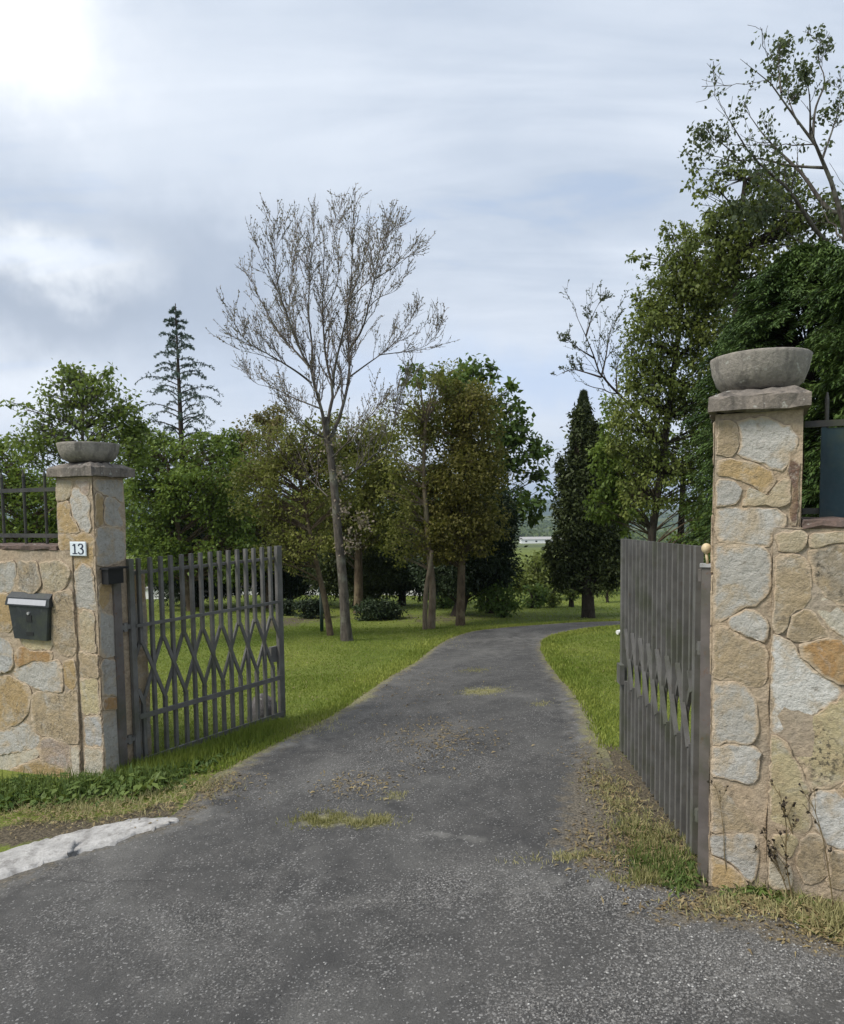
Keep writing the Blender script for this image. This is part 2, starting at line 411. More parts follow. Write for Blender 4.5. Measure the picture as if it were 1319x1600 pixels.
mp3 = n.n('Mapping'); n.put(mp3.inputs[0], cv.outputs[0]); mp3.inputs['Rotation'].default_value = (0, 0, math.radians(38)); mp3.inputs['Scale'].default_value = (.5, 2.6, 1)
c3 = n.noise(1.5, 5., .55, mp3.outputs[0], .7)
veil = n.rng(n.math('ADD', n.math('MULTIPLY', c1, .45), n.math('ADD', n.math('MULTIPLY', c2, .2), n.math('MULTIPLY', c3, .35))), .41, .565)
def blob(px, py, sx_, sy_, tilt=0):       # soft cloud patch round a direction of the sky
    d = nrm(ray(px, py)); az = math.atan2(d[0], d[1]); el = math.asin(d[2])
    return az, el, sx_, sy_
azn = n.math('ARCTAN2', sx.outputs[0], sx.outputs[1]); eln = n.math('ARCSINE', sx.outputs[2])
wob = n.math('MULTIPLY', n.math('SUBTRACT', n.noise(5, 5., .6, gen), .5), .24)
wob2 = n.math('MULTIPLY', n.math('SUBTRACT', n.noise(7, 5., .6, n.n('Mapping', Location=(3, 1, 2), Vector=gen).outputs[0]), .5), .15)
def patch(px, py, sa, se):
    az, el, sa, se = blob(px, py, sa, se)
    a = n.math('DIVIDE', n.math('ADD', n.math('SUBTRACT', azn, az), wob), sa); e = n.math('DIVIDE', n.math('ADD', n.math('SUBTRACT', eln, el), wob2), se)
    q = n.math('ADD', n.math('MULTIPLY', a, a), n.math('MULTIPLY', e, e))
    return n.math('EXPONENT', n.math('MULTIPLY', q, -1.))
K = 10.0                                   # the Background runs at strength 0.1
thin = tuple(v * K for v in (.395, .46, .56)); brt = tuple(v * K for v in (.64, .69, .765)); glow = tuple(v * K for v in (.98, .99, 1.0)); drk = tuple(v * K for v in (.20, .25, .335))
col = n.mix(n.rng(veil, 0, 1, .0, .75), thin, brt)
gap = n.math('MAXIMUM', patch(830, 585, .34, .045), n.math('MULTIPLY', n.rng(veil, .0, .22, .4, 0), .8))
nish = n.n('Mix', data_type='RGBA', blend_type='MULTIPLY'); nish.inputs[0].default_value = 1; n.put(nish.inputs[6], sky.outputs[0]); nish.inputs[7].default_value = (1.1, 1.1, 1.1, 1)
col = n.mix(n.math('MULTIPLY', gap, .45), col, n.mix(.45, nish.outputs[2], tuple(v * K for v in (.36, .50, .76))))
col = n.mix(n.math('MULTIPLY', patch(330, 260, .30, .22), .55), col, tuple(v * K for v in (.68, .73, .80)))
col = n.mix(n.math('MULTIPLY', patch(60, 480, .34, .085), .95), col, drk)
col = n.mix(n.math('MULTIPLY', patch(350, 470, .17, .09), .8), col, tuple(v * K for v in (.29, .35, .45)))
col = n.mix(n.math('MULTIPLY', patch(30, 400, .13, .032), .95), col, tuple(v * K for v in (.80, .83, .86)))
col = n.mix(n.math('MULTIPLY', patch(10, 610, .12, .055), .95), col, tuple(v * K for v in (.80, .83, .87)))
col = n.mix(n.math('MULTIPLY', patch(820, 660, .35, .09), .75), col, brt)
col = n.mix(n.rng(eln, .36, .06, 0, .7), col, tuple(v * K for v in (.65, .70, .77)))
col = n.mix(n.math('MULTIPLY', gap, .38), col, tuple(v * K for v in (.36, .50, .75)))
col = n.mix(patch(50, 45, .105, .075), col, glow)
col = n.mix(n.rng(sx.outputs[2], -.02, -.15), col, tuple(v * K for v in (.12, .13, .11)))
bg = n.n('Background'); n.put(bg.inputs[0], col); bg.inputs[1].default_value = .1
n.t.links.new(bg.outputs[0], n.out.inputs[0])
sd = bpy.data.lights.new('sun', 'SUN'); sd.energy = 3.1; sd.angle = math.radians(22); sd.color = (1, .95, .87)
so = bpy.data.objects.new('sun', sd); COL.objects.link(so)
sv = Vector((math.sin(SUN_AZ) * math.cos(SUN_EL), math.cos(SUN_AZ) * math.cos(SUN_EL), math.sin(SUN_EL)))
so.rotation_euler = sv.to_track_quat('Z', 'Y').to_euler(); so.location = (-20, -8, 20)
SC.view_settings.view_transform = 'Standard'; SC.view_settings.look = 'None'; SC.view_settings.exposure = 0.42; SC.view_settings.gamma = 1

# ------------------------------------------------------------------ ground, driveway
def patches(X, Y, spec):
    """sum of soft ellipses given by photo pixels (centre, half width px, half height px)"""
    out = np.zeros_like(X)
    for px, py, rx, ry, amt in spec:
        c = gp(px, py); ex = gp(px + rx, py); ey0 = gp(px, py - ry); ey1 = gp(px, py + ry)
        ax = abs(ex[0] - c[0]); ay = abs(ey0[1] - ey1[1]) / 2
        out += amt * np.exp(-(((X - c[0]) / ax) ** 2 + ((Y - c[1]) / ay) ** 2))
    return out
DIRT_SHADE_G = [(1040, 1330, 90, 60, 1.2), (985, 1230, 40, 60, 1.0), (1150, 1400, 120, 25, 1.3), (1300, 1430, 90, 40, .6), (60, 1300, 160, 22, .95),
          (560, 962, 230, 13, .42), (700, 968, 80, 8, .4), (430, 975, 60, 14, .5), (960, 1180, 22, 40, .5), (250, 1265, 60, 25, .6), (350, 1200, 50, 12, .6), (470, 1135, 50, 12, .55), (600, 1060, 40, 14, .4)]  # far-lawn ellipses under trees paint tree shade as bare brown soil; rest is dirt
ys = np.r_[np.linspace(-3, 3, 31)[:-1], np.linspace(3, 16, 131)[:-1], 16 * np.exp(np.linspace(0, math.log(5200 / 16), 110))]
us = np.linspace(-1, 1, 181); us = np.sign(us) * np.abs(us) ** 1.25
W_ = 9 + np.clip(ys, 0, None) * 1.15
GX = us[None] * W_[:, None]; GY = np.repeat(ys[:, None], len(us), 1)
hill = 95 * sstep(1500, 3600, GY) * (.62 + .28 * np.sin(GX * .0011 + 2.2) + .14 * np.sin(GX * .0031 + .6) + .06 * np.sin(GX * .009)) + 14 * sstep(600, 900, GY) * (.5 + .5 * np.sin(GX * .006 + 1) * np.sin(GY * .006)) * (1 - sstep(1100, 1500, GY))
GZ = gz(GX, GY) + hill
nr, nc = GX.shape
i = np.arange(nr - 1)[:, None] * nc + np.arange(nc - 1)[None]
GF = np.stack([i, i + 1, i + nc + 1, i + nc], -1).reshape(-1, 4)
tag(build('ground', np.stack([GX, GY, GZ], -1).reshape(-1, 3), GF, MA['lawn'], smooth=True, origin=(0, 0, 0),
      attrs=dict(dirt=patches(GX, GY, DIRT_SHADE_G).ravel(), far=sstep(120, 300, GY).ravel())), 'sloping grassy ground falling away to a far valley and hills', kind='structure')

LPX = [(-500, 1720), (-320, 1500), (0, 1372), (140, 1322), (262, 1280), (345, 1206), (440, 1154), (520, 1114), (600, 1062), (650, 1032), (690, 1003), (726, 989), (775, 982), (850, 976), (930, 972), (1030, 968)]
RPX = [(1850, 1720), (1560, 1530), (1319, 1478), (1190, 1420), (1060, 1396), (985, 1345), (972, 1262), (958, 1196), (908, 1092), (876, 1050), (855, 1022), (852, 1007), (868, 995), (915, 985), (980, 979), (1050, 975)]
NR = 420
DL = resample(np.array([gp(*p)[:2] for p in LPX]), NR); DR = resample(np.array([gp(*p)[:2] for p in RPX]), NR)
# keep corresponding rows matched by control point rather than by length
def matched(PXS):
    P = np.array([gp(*p)[:2] for p in PXS]); k = NR // (len(P) - 1); q = []
    for j in range(len(P) - 1):
        p0 = P[max(j - 1, 0)]; p1 = P[j]; p2 = P[j + 1]; p3 = P[min(j + 2, len(P) - 1)]
        for t in np.arange(k) / k: q.append(.5 * (2 * p1 + (p2 - p0) * t + (2 * p0 - 5 * p1 + 4 * p2 - p3) * t * t + (3 * p1 - p0 - 3 * p2 + p3) * t ** 3))
    q.append(P[-1]); return np.array(q)
DL = matched(LPX); DR = matched(RPX)
def wob1(nn, amp, sd): 
    r = np.random.default_rng(sd).normal(size=nn); k = np.hanning(31); k /= k.sum()
    return np.convolve(r, k, 'same') * amp
DL[:, 0] += wob1(len(DL), .05, 1); DR[:, 0] += wob1(len(DR), .05, 2)
tt = np.linspace(0, 1, 71)
DX = DL[:, None, 0] * (1 - tt) + DR[:, None, 0] * tt; DY = DL[:, None, 1] * (1 - tt) + DR[:, None, 1] * tt
edge = np.minimum(tt, 1 - tt)[None] * np.linalg.norm(DR - DL, axis=1)[:, None]
DZ = gz(DX, DY) + .004 + .014 * sstep(0, .12, edge)
nr, nc = DX.shape
i = np.arange(nr - 1)[:, None] * nc + np.arange(nc - 1)[None]
DF = np.stack([i, i + 1, i + nc + 1, i + nc], -1).reshape(-1, 4)
moss = patches(DX, DY, [(505, 1286, 45, 13, .9), (580, 1290, 50, 10, .9), (640, 1250, 30, 10, .3), (755, 1083, 40, 7, 1.0), (740, 1050, 30, 4, .6), (840, 1103, 22, 5, .6),
                        (610, 1250, 25, 10, .4), (700, 1100, 40, 5, .35), (560, 1095, 40, 8, .35), (930, 1345, 80, 14, .55), (1010, 1375, 60, 16, .7)])
moss += .85 * np.exp(-(edge / .20) ** 2) * sstep(3.9, 4.6, DY)
# the dry crack where road and drive meet, from the tuft to the right gate
ck0 = gp(640, 1302)[:2]; ck1 = gp(830, 1330)[:2]; ck2 = gp(1010, 1368)[:2]
def segd(X, Y, a, b):
    d = b - a; t = np.clip(((X - a[0]) * d[0] + (Y - a[1]) * d[1]) / (d @ d), 0, 1)
    return np.hypot(X - a[0] - d[0] * t, Y - a[1] - d[1] * t)
cr = np.minimum(segd(DX, DY, ck0, ck1), segd(DX, DY, ck1, ck2))
pale = .50 * np.exp(-(cr / .04) ** 2) * (.6 + .4 * np.sin(DX * 9 + np.sin(DX * 23))) + patches(DX, DY, [(930, 1140, 30, 40, .5), (760, 1020, 60, 14, .3), (800, 1000, 40, 8, .35), (1200, 1560, 200, 60, .2), (700, 1400, 200, 30, .15), (900, 1390, 120, 30, .25), (420, 1170, 60, 14, .4), (300, 1270, 40, 15, .35)])
pale += .42 * np.exp(-(edge / .30) ** 2)
dirt = .62 * np.exp(-(edge / .26) ** 2) + patches(DX, DY, [(930, 1290, 60, 70, .55), (960, 1240, 55, 60, .75), (1010, 1330, 70, 50, .8), (1150, 1430, 160, 22, .8), (1300, 1470, 130, 40, .65), (1250, 1420, 100, 30, .5), (900, 1330, 50, 30, .35), (690, 1150, 70, 22, .42), (560, 1215, 60, 14, .25), (350, 1230, 60, 20, .3)])
gravel = .16 + patches(DX, DY, [(1150, 1500, 260, 60, .6), (950, 1410, 160, 40, .6), (720, 1390, 200, 30, .35), (680, 1180, 80, 30, .45), (560, 1220, 60, 30, .3), (250, 1450, 250, 40, .25), (1000, 1580, 260, 40, .5), (430, 1540, 160, 40, .1)])
tag(build('driveway', np.stack([DX, DY, DZ], -1).reshape(-1, 3), DF, MA['asphalt'], smooth=True, origin=(0, 0, 0),
      attrs=dict(moss=moss.ravel(), pale=pale.ravel(), dirt=dirt.ravel(), gravel=gravel.ravel())), 'worn grey asphalt drive curving away between lawns', kind='structure')
# inside test for scattering
from bisect import bisect
DPOLY = np.concatenate([DL, DR[::-1]])
def inside(poly, X, Y):
    c = np.zeros(X.shape, bool); x0, y0 = poly[-1]
    for x1, y1 in poly:
        if y1 != y0:
            m = ((y1 > Y) != (y0 > Y)) & (X < (x0 - x1) * (Y - y1) / (y0 - y1) + x1); c ^= m
        x0, y0 = x1, y1
    return c
# pale concrete strip along the road edge
top = [gp(*p)[:2] for p in [(-260, 1418), (-120, 1372), (0, 1334), (80, 1310), (160, 1291), (225, 1281), (286, 1283)]]
bot = [gp(*p)[:2] for p in [(-260, 1492), (-120, 1436), (0, 1384), (80, 1358), (160, 1334), (225, 1308), (288, 1287)]]
T_ = resample(top, 60); B_ = resample(bot, 60)
T_ += R.normal(size=T_.shape) * .008; B_ += R.normal(size=B_.shape) * .014
m_ = 9; s_ = np.linspace(0, 1, m_)
SX = T_[:, None, 0] * (1 - s_) + B_[:, None, 0] * s_; SY = T_[:, None, 1] * (1 - s_) + B_[:, None, 1] * s_
SZ = gz(SX, SY) + .024 + R.normal(size=SX.shape) * .0016; SZ[:, 0] -= .05; SZ[:, -1] -= .05; SZ[0] -= .05; SZ[-1] -= .05
i = np.arange(59)[:, None] * m_ + np.arange(m_ - 1)[None]
tag(build('concrete_strip', np.stack([SX, SY, SZ], -1).reshape(-1, 3), np.stack([i, i + 1, i + m_ + 1, i + m_], -1).reshape(-1, 4)[:, ::-1].copy(), MA['strip'], smooth=True), 'pale rough concrete strip along the road edge', kind='structure')
# ------------------------------------------------------------------ walls and pillars
WA = math.radians(24)
UD = A(math.cos(WA), -math.sin(WA), 0); IN = A(math.sin(WA), math.cos(WA), 0)
def frame(o):
    def fr(u, d, z): return A(o[0], o[1], 0) + UD * u + IN * d + A(0, 0, z)
    fr.o = A(o[0], o[1], 0); return fr
def px_on(fr, px, py, d=0.):              # pixel ray meets the frame's front plane at depth d -> (u, z)
    r = ray(px, py); p0 = fr(0, d, 0)
    t = np.dot(p0 - CAM, IN) / np.dot(r, IN); q = CAM + r * t
    return np.dot(q - fr.o, UD), q[2]
def px_side(fr, px, py, u=0.):            # same for the side plane u = const -> (d, z)
    r = ray(px, py); p0 = fr(u, 0, 0)
    t = np.dot(p0 - CAM, UD) / np.dot(r, UD); q = CAM + r * t
    return np.dot(q - fr.o, IN), q[2]
RB = gp(1107, 1383); LB = gp(164, 1222)
FR, FL = frame(RB), frame(LB)
TONE = dict(g=(.40, .385, .35), lg=(.47, .455, .42), w=(.58, .57, .54), t=(.37, .295, .195), lt=(.44, .375, .26), o=(.42, .30, .15), r=(.39, .235, .10),
            y=(.49, .42, .255), p=(.38, .30, .24), d=(.30, .255, .19), b=(.44, .44, .43), br=(.15, .09, .065), ly=(.50, .46, .37))
def wobv(P, amp=.0045):
    x, y, z = P.T
    return .6 * amp * (np.sin(x * 17 + z * 11) + np.sin(y * 15 - z * 13 + 1.3) + .5 * np.sin((x + y) * 41 + z * 37) + .3 * np.sin(z * 83 - x * 39))
def rough_box(mb, fr, u0, u1, d0, d1, z0, z1, step=.05, amp=.0045):
    def grid(f, a0, a1, b0, b1, n_):
        na = max(2, int((a1 - a0) / step) + 1); nb = max(2, int((b1 - b0) / step) + 1)
        aa = np.linspace(a0, a1, na); bb = np.linspace(b0, b1, nb)
        P = np.array([f(a, b) for b in bb for a in aa]); P = P + wobv(P, amp)[:, None] * n_
        i = [(j * na + k, j * na + k + 1, (j + 1) * na + k + 1, (j + 1) * na + k) for j in range(nb - 1) for k in range(na - 1)]
        mb.add(P, i, tone=A(.4, .3, .2), speck=0., rim=0.)
    e = .004
    grid(lambda a, b: fr(a, d0, b), u0, u1, z0, z1, -IN)
    grid(lambda a, b: fr(u1 + d0 - a - (d0 - d0), d1, b) if False else fr(u0 + u1 - a, d1, b), u0, u1, z0, z1, IN)
    grid(lambda a, b: fr(u1, a, b), d0, d1, z0, z1, UD)
    grid(lambda a, b: fr(u0, d0 + d1 - a, b), d0, d1, z0, z1, -UD)
    grid(lambda a, b: fr(a, b, z1), u0, u1, d0, d1, A(0, 0, 1))
def fit(polys, gap=.016, most=.036):
    """grow every traced stone towards its neighbours so that only a narrow joint stays between them"""
    S = []
    for poly in polys:
        P = np.array(poly, float); P = P[np.r_[0:len(P), 0]]; L = np.r_[0, np.cumsum(np.linalg.norm(np.diff(P, axis=0), axis=1))]
        s = np.linspace(0, L[-1], int(np.clip(L[-1] / .02, 14, 90)) + 1)[:-1]; S.append(np.stack([np.interp(s, L, P[:, 0]), np.interp(s, L, P[:, 1])], 1))
    for it in range(4):
        new = []
        for k, Q in enumerate(S):
            area = .5 * np.sum(Q[:, 0] * np.roll(Q[:, 1], -1) - np.roll(Q[:, 0], -1) * Q[:, 1])
            T = nrm(np.roll(Q, -1, 0) - np.roll(Q, 1, 0)); Nn = np.stack([T[:, 1], -T[:, 0]], 1) * np.sign(area)
            O = np.concatenate([S[j] for j in range(len(S)) if j != k])
            v = O[None] - Q[:, None]; dd = np.linalg.norm(v, axis=2); fwd = (v * Nn[:, None]).sum(2) > .25 * dd
            d = np.where(fwd, dd, 9).min(1); g = np.clip((d - gap) * .42, -.01, most / 4)
            g = np.where(d > 1, most / 10, g)
            for _ in range(1): g = .25 * np.roll(g, 1) + .5 * g + .25 * np.roll(g, -1)
            new.append(Q + Nn * g[:, None])
        S = new
    return S
def stone(mb, poly, to3, tone, speck=0., h=.0055):
    P = np.array(poly, float); c0 = P.mean(0)
    P = P[np.r_[0:len(P), 0]]
    L = np.r_[0, np.cumsum(np.linalg.norm(np.diff(P, axis=0), axis=1))]; n_ = int(np.clip(L[-1] / .022, 16, 60))
    s = np.linspace(0, L[-1], n_ + 1)[:-1]
    Q = np.stack([np.interp(s, L, P[:, 0]), np.interp(s, L, P[:, 1])], 1)
    Q = .12 * np.roll(Q, 1, 0) + .76 * Q + .12 * np.roll(Q, -1, 0)
    Q += R.normal(size=Q.shape) * .0028
    area = .5 * np.sum(Q[:, 0] * np.roll(Q[:, 1], -1) - np.roll(Q[:, 0], -1) * Q[:, 1])
    if area < 0: Q = Q[::-1]
    T = nrm(np.roll(Q, -1, 0) - np.roll(Q, 1, 0)); Nn = np.stack([-T[:, 1], T[:, 0]], 1)
    size = math.sqrt(abs(area)); V = []; F = []; RM = []; Q = Q - Nn * min(.011, size * .045)
    h = h * R.uniform(.6, 1.35)
    rings = [(0, -.008), (.0, h * .5), (min(.0045, size * .03), h), (.03, h * 1.18), (.09, h * 1.22)]
    tl = R.normal(size=2) * .022
    for (ins, hh), rv in zip(rings, (1., .95, .72, .18, -.35)):
        cq = Q.mean(0)
        q = Q + Nn * ins if ins < .01 else cq + (Q - cq) * (.84 if ins < .031 else .5)
        RM += [rv] * len(q)
        for p in q:
            e = (p - c0) @ tl if hh > 0 else 0
            V.append(to3(p[0], p[1], hh + float(np.clip(e, -.006, .008)) + R.normal() * (.0011 if 0 < hh <= h else 0)))
    m = len(Q)
    for r_ in range(len(rings) - 1):
        for k in range(m):
            k2 = (k + 1) % m; F.append((r_ * m + k, r_ * m + k2, (r_ + 1) * m + k2, (r_ + 1) * m + k))
    V.append(to3(cq[0], cq[1], h * 1.22)); RM.append(-.6); b = (len(rings) - 1) * m
    for k in range(m): F.append((b + k, b + (k + 1) % m, len(V) - 1))
    mb.cur = 1
    mb.add(V, F, tone=A(*tone) * R.uniform(1.0, 1.15), speck=float(speck), rim=np.array(RM)); mb.cur = 0
def filler(mb, to3, a0, a1, b0, b1, cell=.27, skip=None):
    na = max(1, round((a1 - a0) / cell)); nb = max(1, round((b1 - b0) / (cell * .85)))
    gx = np.linspace(a0, a1, na + 1)[None].repeat(nb + 1, 0); gy = np.linspace(b0, b1, nb + 1)[:, None].repeat(na + 1, 1)
    jx = R.uniform(-.3, .3, gx.shape) * (a1 - a0) / na; jy = R.uniform(-.3, .3, gx.shape) * (b1 - b0) / nb
    jx[:, 0] = jx[:, -1] = 0; jy[0] = jy[-1] = 0
    gx = gx + jx; gy = gy + jy
    for j in range(nb):
        for i_ in range(na):
            q = A((gx[j, i_], gy[j, i_]), (gx[j, i_ + 1], gy[j, i_ + 1]), (gx[j + 1, i_ + 1], gy[j + 1, i_ + 1]), (gx[j + 1, i_], gy[j + 1, i_]))
            c = q.mean(0)
            if skip and skip(*c): continue
            q = c + (q - c) * R.uniform(.88, .94)
            stone(mb, q, to3, TONE[random.choice('g lg t lt o y p d b ly'.split())], R.uniform(0, .8))
def zc(ox, oy, k): return lambda pts: [(ox + x / k, oy + y / k) for x, y in pts]
R1 = zc(1090, 800, 5.162); R2 = zc(1090, 1090, 5.162); Z2 = zc(940, 520, 3.3325)
L1 = zc(0, 840, 5.995); L2 = zc(0, 1030, 5.995); Z6 = zc(60, 670, 7.62)
DW = -.014                                   # the wall faces stand 3 cm proud of the pillars
# --- right pillar
uR = px_on(FR, 1254, 720)[0]; zR = px_on(FR, 1110, 648)[1]
print('right pillar width', uR, 'top', zR, 'base', RB)
uWr = px_on(FR, 1203, 1100)[0]; zWr = px_on(FR, 1270, 824, DW)[1]
pr = thing('gate_pillar', 'stone gate pillar beside the dark teal fence panel, seen from one face', 'gate pillar', RB)
mb = MB(); rough_box(mb, FR, 0, uR, 0, .42, -.35, zR)
pf = lambda a, b, h: FR(a, -h, b)
RP = [('lg', .1, Z2([(605, 945), (700, 915), (915, 918), (918, 1000), (850, 1088), (720, 1075), (610, 1050)])),
      ('g', .15, R1([(160, 300), (330, 300), (490, 292), (525, 440), (500, 600), (440, 640), (430, 700), (300, 810), (170, 870), (150, 500)])),
      ('lg', .1, R1([(250, 880), (380, 790), (500, 910), (522, 1050), (420, 1025)])),
      ('t', .3, R1([(150, 955), (330, 1005), (515, 1065), (510, 1340), (380, 1335), (135, 1335)])),
      ('g', .1, [(1117, 1066), (1150, 1072), (1164, 1095), (1174, 1140), (1163, 1154), (1140, 1146), (1113, 1160), (1112, 1110)]),
      ('lg', .05, R2([(110, 412), (460, 440), (450, 500), (400, 655), (280, 655), (110, 622)])),
      ('t', .25, R2([(95, 672), (300, 685), (425, 800), (470, 900), (462, 1060), (300, 1070), (75, 1070)])),
      ('g', .1, R2([(85, 1090), (440, 1110), (455, 1300), (425, 1490), (300, 1350), (200, 1290), (90, 1240)])),
      ('o', .1, R2([(85, 1260), (190, 1310), (290, 1370), (410, 1500), (95, 1505)])),
      ('lg', .1, Z2([(720, 470), (830, 455), (975, 520), (960, 600), (930, 690), (880, 700), (810, 645), (715, 645), (745, 560)])),
      ('t', .1, Z2([(602, 462), (700, 470), (715, 545), (690, 640), (600, 645)])),
      ('o', .2, Z2([(602, 668), (700, 662), (870, 725), (892, 800), (860, 862), (775, 770), (690, 748), (600, 745)])),
      ('g', .1, Z2([(602, 770), (680, 765), (745, 850), (705, 885), (602, 892)])),
      ('lt', .2, Z2([(770, 800), (850, 868), (900, 820), (985, 760), (985, 880), (920, 905), (720, 900)])),
      ('br', .2, [(1241, 722), (1251, 724), (1252, 800), (1247, 816), (1241, 800), (1239, 760)])]
for (tn, sp, pts), q in zip(RP, fit([[px_on(FR, *p) for p in pts] for tn, sp, pts in RP])):
    q[:, 0] = np.clip(q[:, 0], .012, np.where(q[:, 1] > zWr, uR - .012, uWr - .012)); q[:, 1] = np.minimum(q[:, 1], zR - .025); stone(mb, q, pf, TONE[tn], sp)
filler(mb, lambda a, b, h: FR(-h, a, b), .02, .40, 0, zR - .02)                   # side towards the drive
filler(mb, lambda a, b, h: FR(uR + h, a, b), .30, .41, zWr, zR - .02)
mb.make('shaft', [MA['mortar'], MA['stone']], pr)
def capstone(fr, u0, u1, d0, d1, z, parent, th=.055, ch=.035):
    mb = MB(); nu = 9
    def ring(i_, z_): return [fr(u0 + i_, d0 + i_, z_), fr(u1 - i_, d0 + i_, z_), fr(u1 - i_, d1 - i_, z_), fr(u0 + i_, d1 - i_, z_)]
    def sub(r_): 
        out = []
        for k in range(4):
            a, b = r_[k], r_[(k + 1) % 4]
            out += [a * (1 - t) + b * t for t in np.arange(nu) / nu]
        return out
    rings = [sub(ring(.03, z)), sub(ring(0, z + .004)), sub(ring(0, z + th)), sub(ring(.006, z + th + .006)), sub(ring(.055, z + th + ch)), sub(ring(.16, z + th + ch + .006))]
    V = np.concatenate(rings); m = 4 * nu; V = V + R.normal(size=V.shape) * .0028
    F = [(r_ * m + k, r_ * m + (k + 1) % m, (r_ + 1) * m + (k + 1) % m, (r_ + 1) * m + k) for r_ in range(len(rings) - 1) for k in range(m)]
    F += [list(range(m))[::-1], [5 * m + k for k in range(m)]]
    mb.add(V, F); mb.make('capstone', MA['cap'], parent)
    return z + th + ch + .008
ovR = .05
zcR = capstone(FR, -.022, uR + .022, -.055, .42 + .05, zR, pr)
# --- right wall
wr = thing('stone_wall', 'crazy paved stone wall running right from the pillar under the teal panel', 'wall', FR(uWr + .02, 0, RB[2]))
mb = MB(); uE = uR + 2.6
rough_box(mb, FR, uWr, uE, DW, .30, -.35, zWr)
wf = lambda a, b, h: FR(a, DW - h, b)
RW = [('lt', .2, R1([(640, 195), (890, 182), (880, 272), (690, 335), (650, 290)])),
      ('lt', .4, R1([(905, 200), (1290, 190), (1300, 228), (1100, 258), (915, 308), (890, 275)])),
      ('t', .9, R1([(672, 345), (800, 360), (885, 480), (875, 620), (825, 690), (755, 810), (690, 930), (635, 990), (565, 955), (605, 750), (640, 600), (625, 420)])),
      ('d', 1., R1([(920, 325), (1100, 278), (1400, 250), (1420, 640), (1180, 690), (1080, 660), (955, 560), (965, 450)])),
      ('ly', .2, R1([(982, 690), (1090, 800), (1170, 930), (1300, 960), (1300, 1010), (1080, 950), (1010, 890)])),
      ('t', .5, R1([(765, 832), (975, 836), (1005, 940), (1080, 985), (900, 1043), (755, 1008)])),
      ('r', .3, R1([(835, 1080), (1060, 1032), (1300, 1032), (1400, 1300), (1200, 1330), (1000, 1262), (900, 1205)])),
      ('w', .15, R1([(548, 1015), (660, 1010), (720, 1100), (840, 1210), (1000, 1390), (1150, 1480), (960, 1582), (850, 1645), (620, 1762), (525, 1755), (520, 1500), (545, 1200)])),
      ('y', .15, R2([(503, 305), (560, 285), (730, 485), (848, 620), (850, 690), (858, 850), (838, 1065), (700, 1050), (560, 1030), (503, 940)])),
      ('y', .95, R2([(1180, 25), (1400, -50), (1450, 300), (1170, 560), (1100, 640), (950, 728), (900, 660), (870, 560), (805, 450), (808, 360), (890, 250), (1030, 120)])),
      ('w', .1, R2([(945, 805), (1040, 765), (1130, 815), (1200, 900), (1350, 1100), (1350, 1255), (1180, 1205), (1065, 1150), (995, 980), (935, 880)])),
      ('t', .4, R2([(872, 1165), (950, 1112), (1000, 1160), (1020, 1300), (1040, 1420), (905, 1440), (865, 1300)])),
      ('ly', .2, R2([(502, 1225), (560, 1195), (640, 1285), (700, 1400), (690, 1500), (512, 1500)])),
      ('y', .3, R2([(645, 1130), (770, 1112), (780, 1180), (705, 1268), (652, 1210)])),
      ('t', .5, R2([(1055, 1262), (1350, 1275), (1400, 1500), (1085, 1500)])),
      ('o', .3, R2([(1215, 745), (1400, 640), (1420, 960), (1260, 860)]))]
for (tn, sp, pts), q in zip(RW, fit([[px_on(FR, *p, DW) for p in pts] for tn, sp, pts in RW])):
    q[:, 0] = np.maximum(q[:, 0], uWr + .012); q[:, 1] = np.minimum(q[:, 1], zWr - .012); stone(mb, q, wf, TONE[tn], sp, .006)
u13 = px_on(FR, 1345, 1100, DW)[0]
filler(mb, wf, u13 + .02, uE - .02, -.2, zWr - .02, .33)
mb.make('wall_face', [MA['mortar'], MA['stone']], wr)
def coping(fr, u0, u1, d0, d1, z, parent):
    mb = MB(); m = int((u1 - u0) / .06); us_ = np.linspace(u0, u1, m); V = []
    for u in us_:
        for d, zz_ in ((d0, z - .004), (d0 - .008, z + .006), (d0 - .006, z + .026), ((d0 + d1) / 2, z + .036), (d1 + .006, z + .026), (d1 + .006, z - .004)):
            V.append(fr(u, d, zz_) + R.normal(size=3) * .003)
    F = [(i_ * 6 + k, (i_ + 1) * 6 + k, (i_ + 1) * 6 + k + 1, i_ * 6 + k + 1) for i_ in range(m - 1) for k in range(5)]
    F += [[0, 1, 2, 3, 4, 5], [(m - 1) * 6 + k for k in range(5, -1, -1)]]
    mb.add(V, F); mb.make('coping', MA['coping'], parent)
coping(FR, uR + .004, uE, DW, .30, zWr, wr)
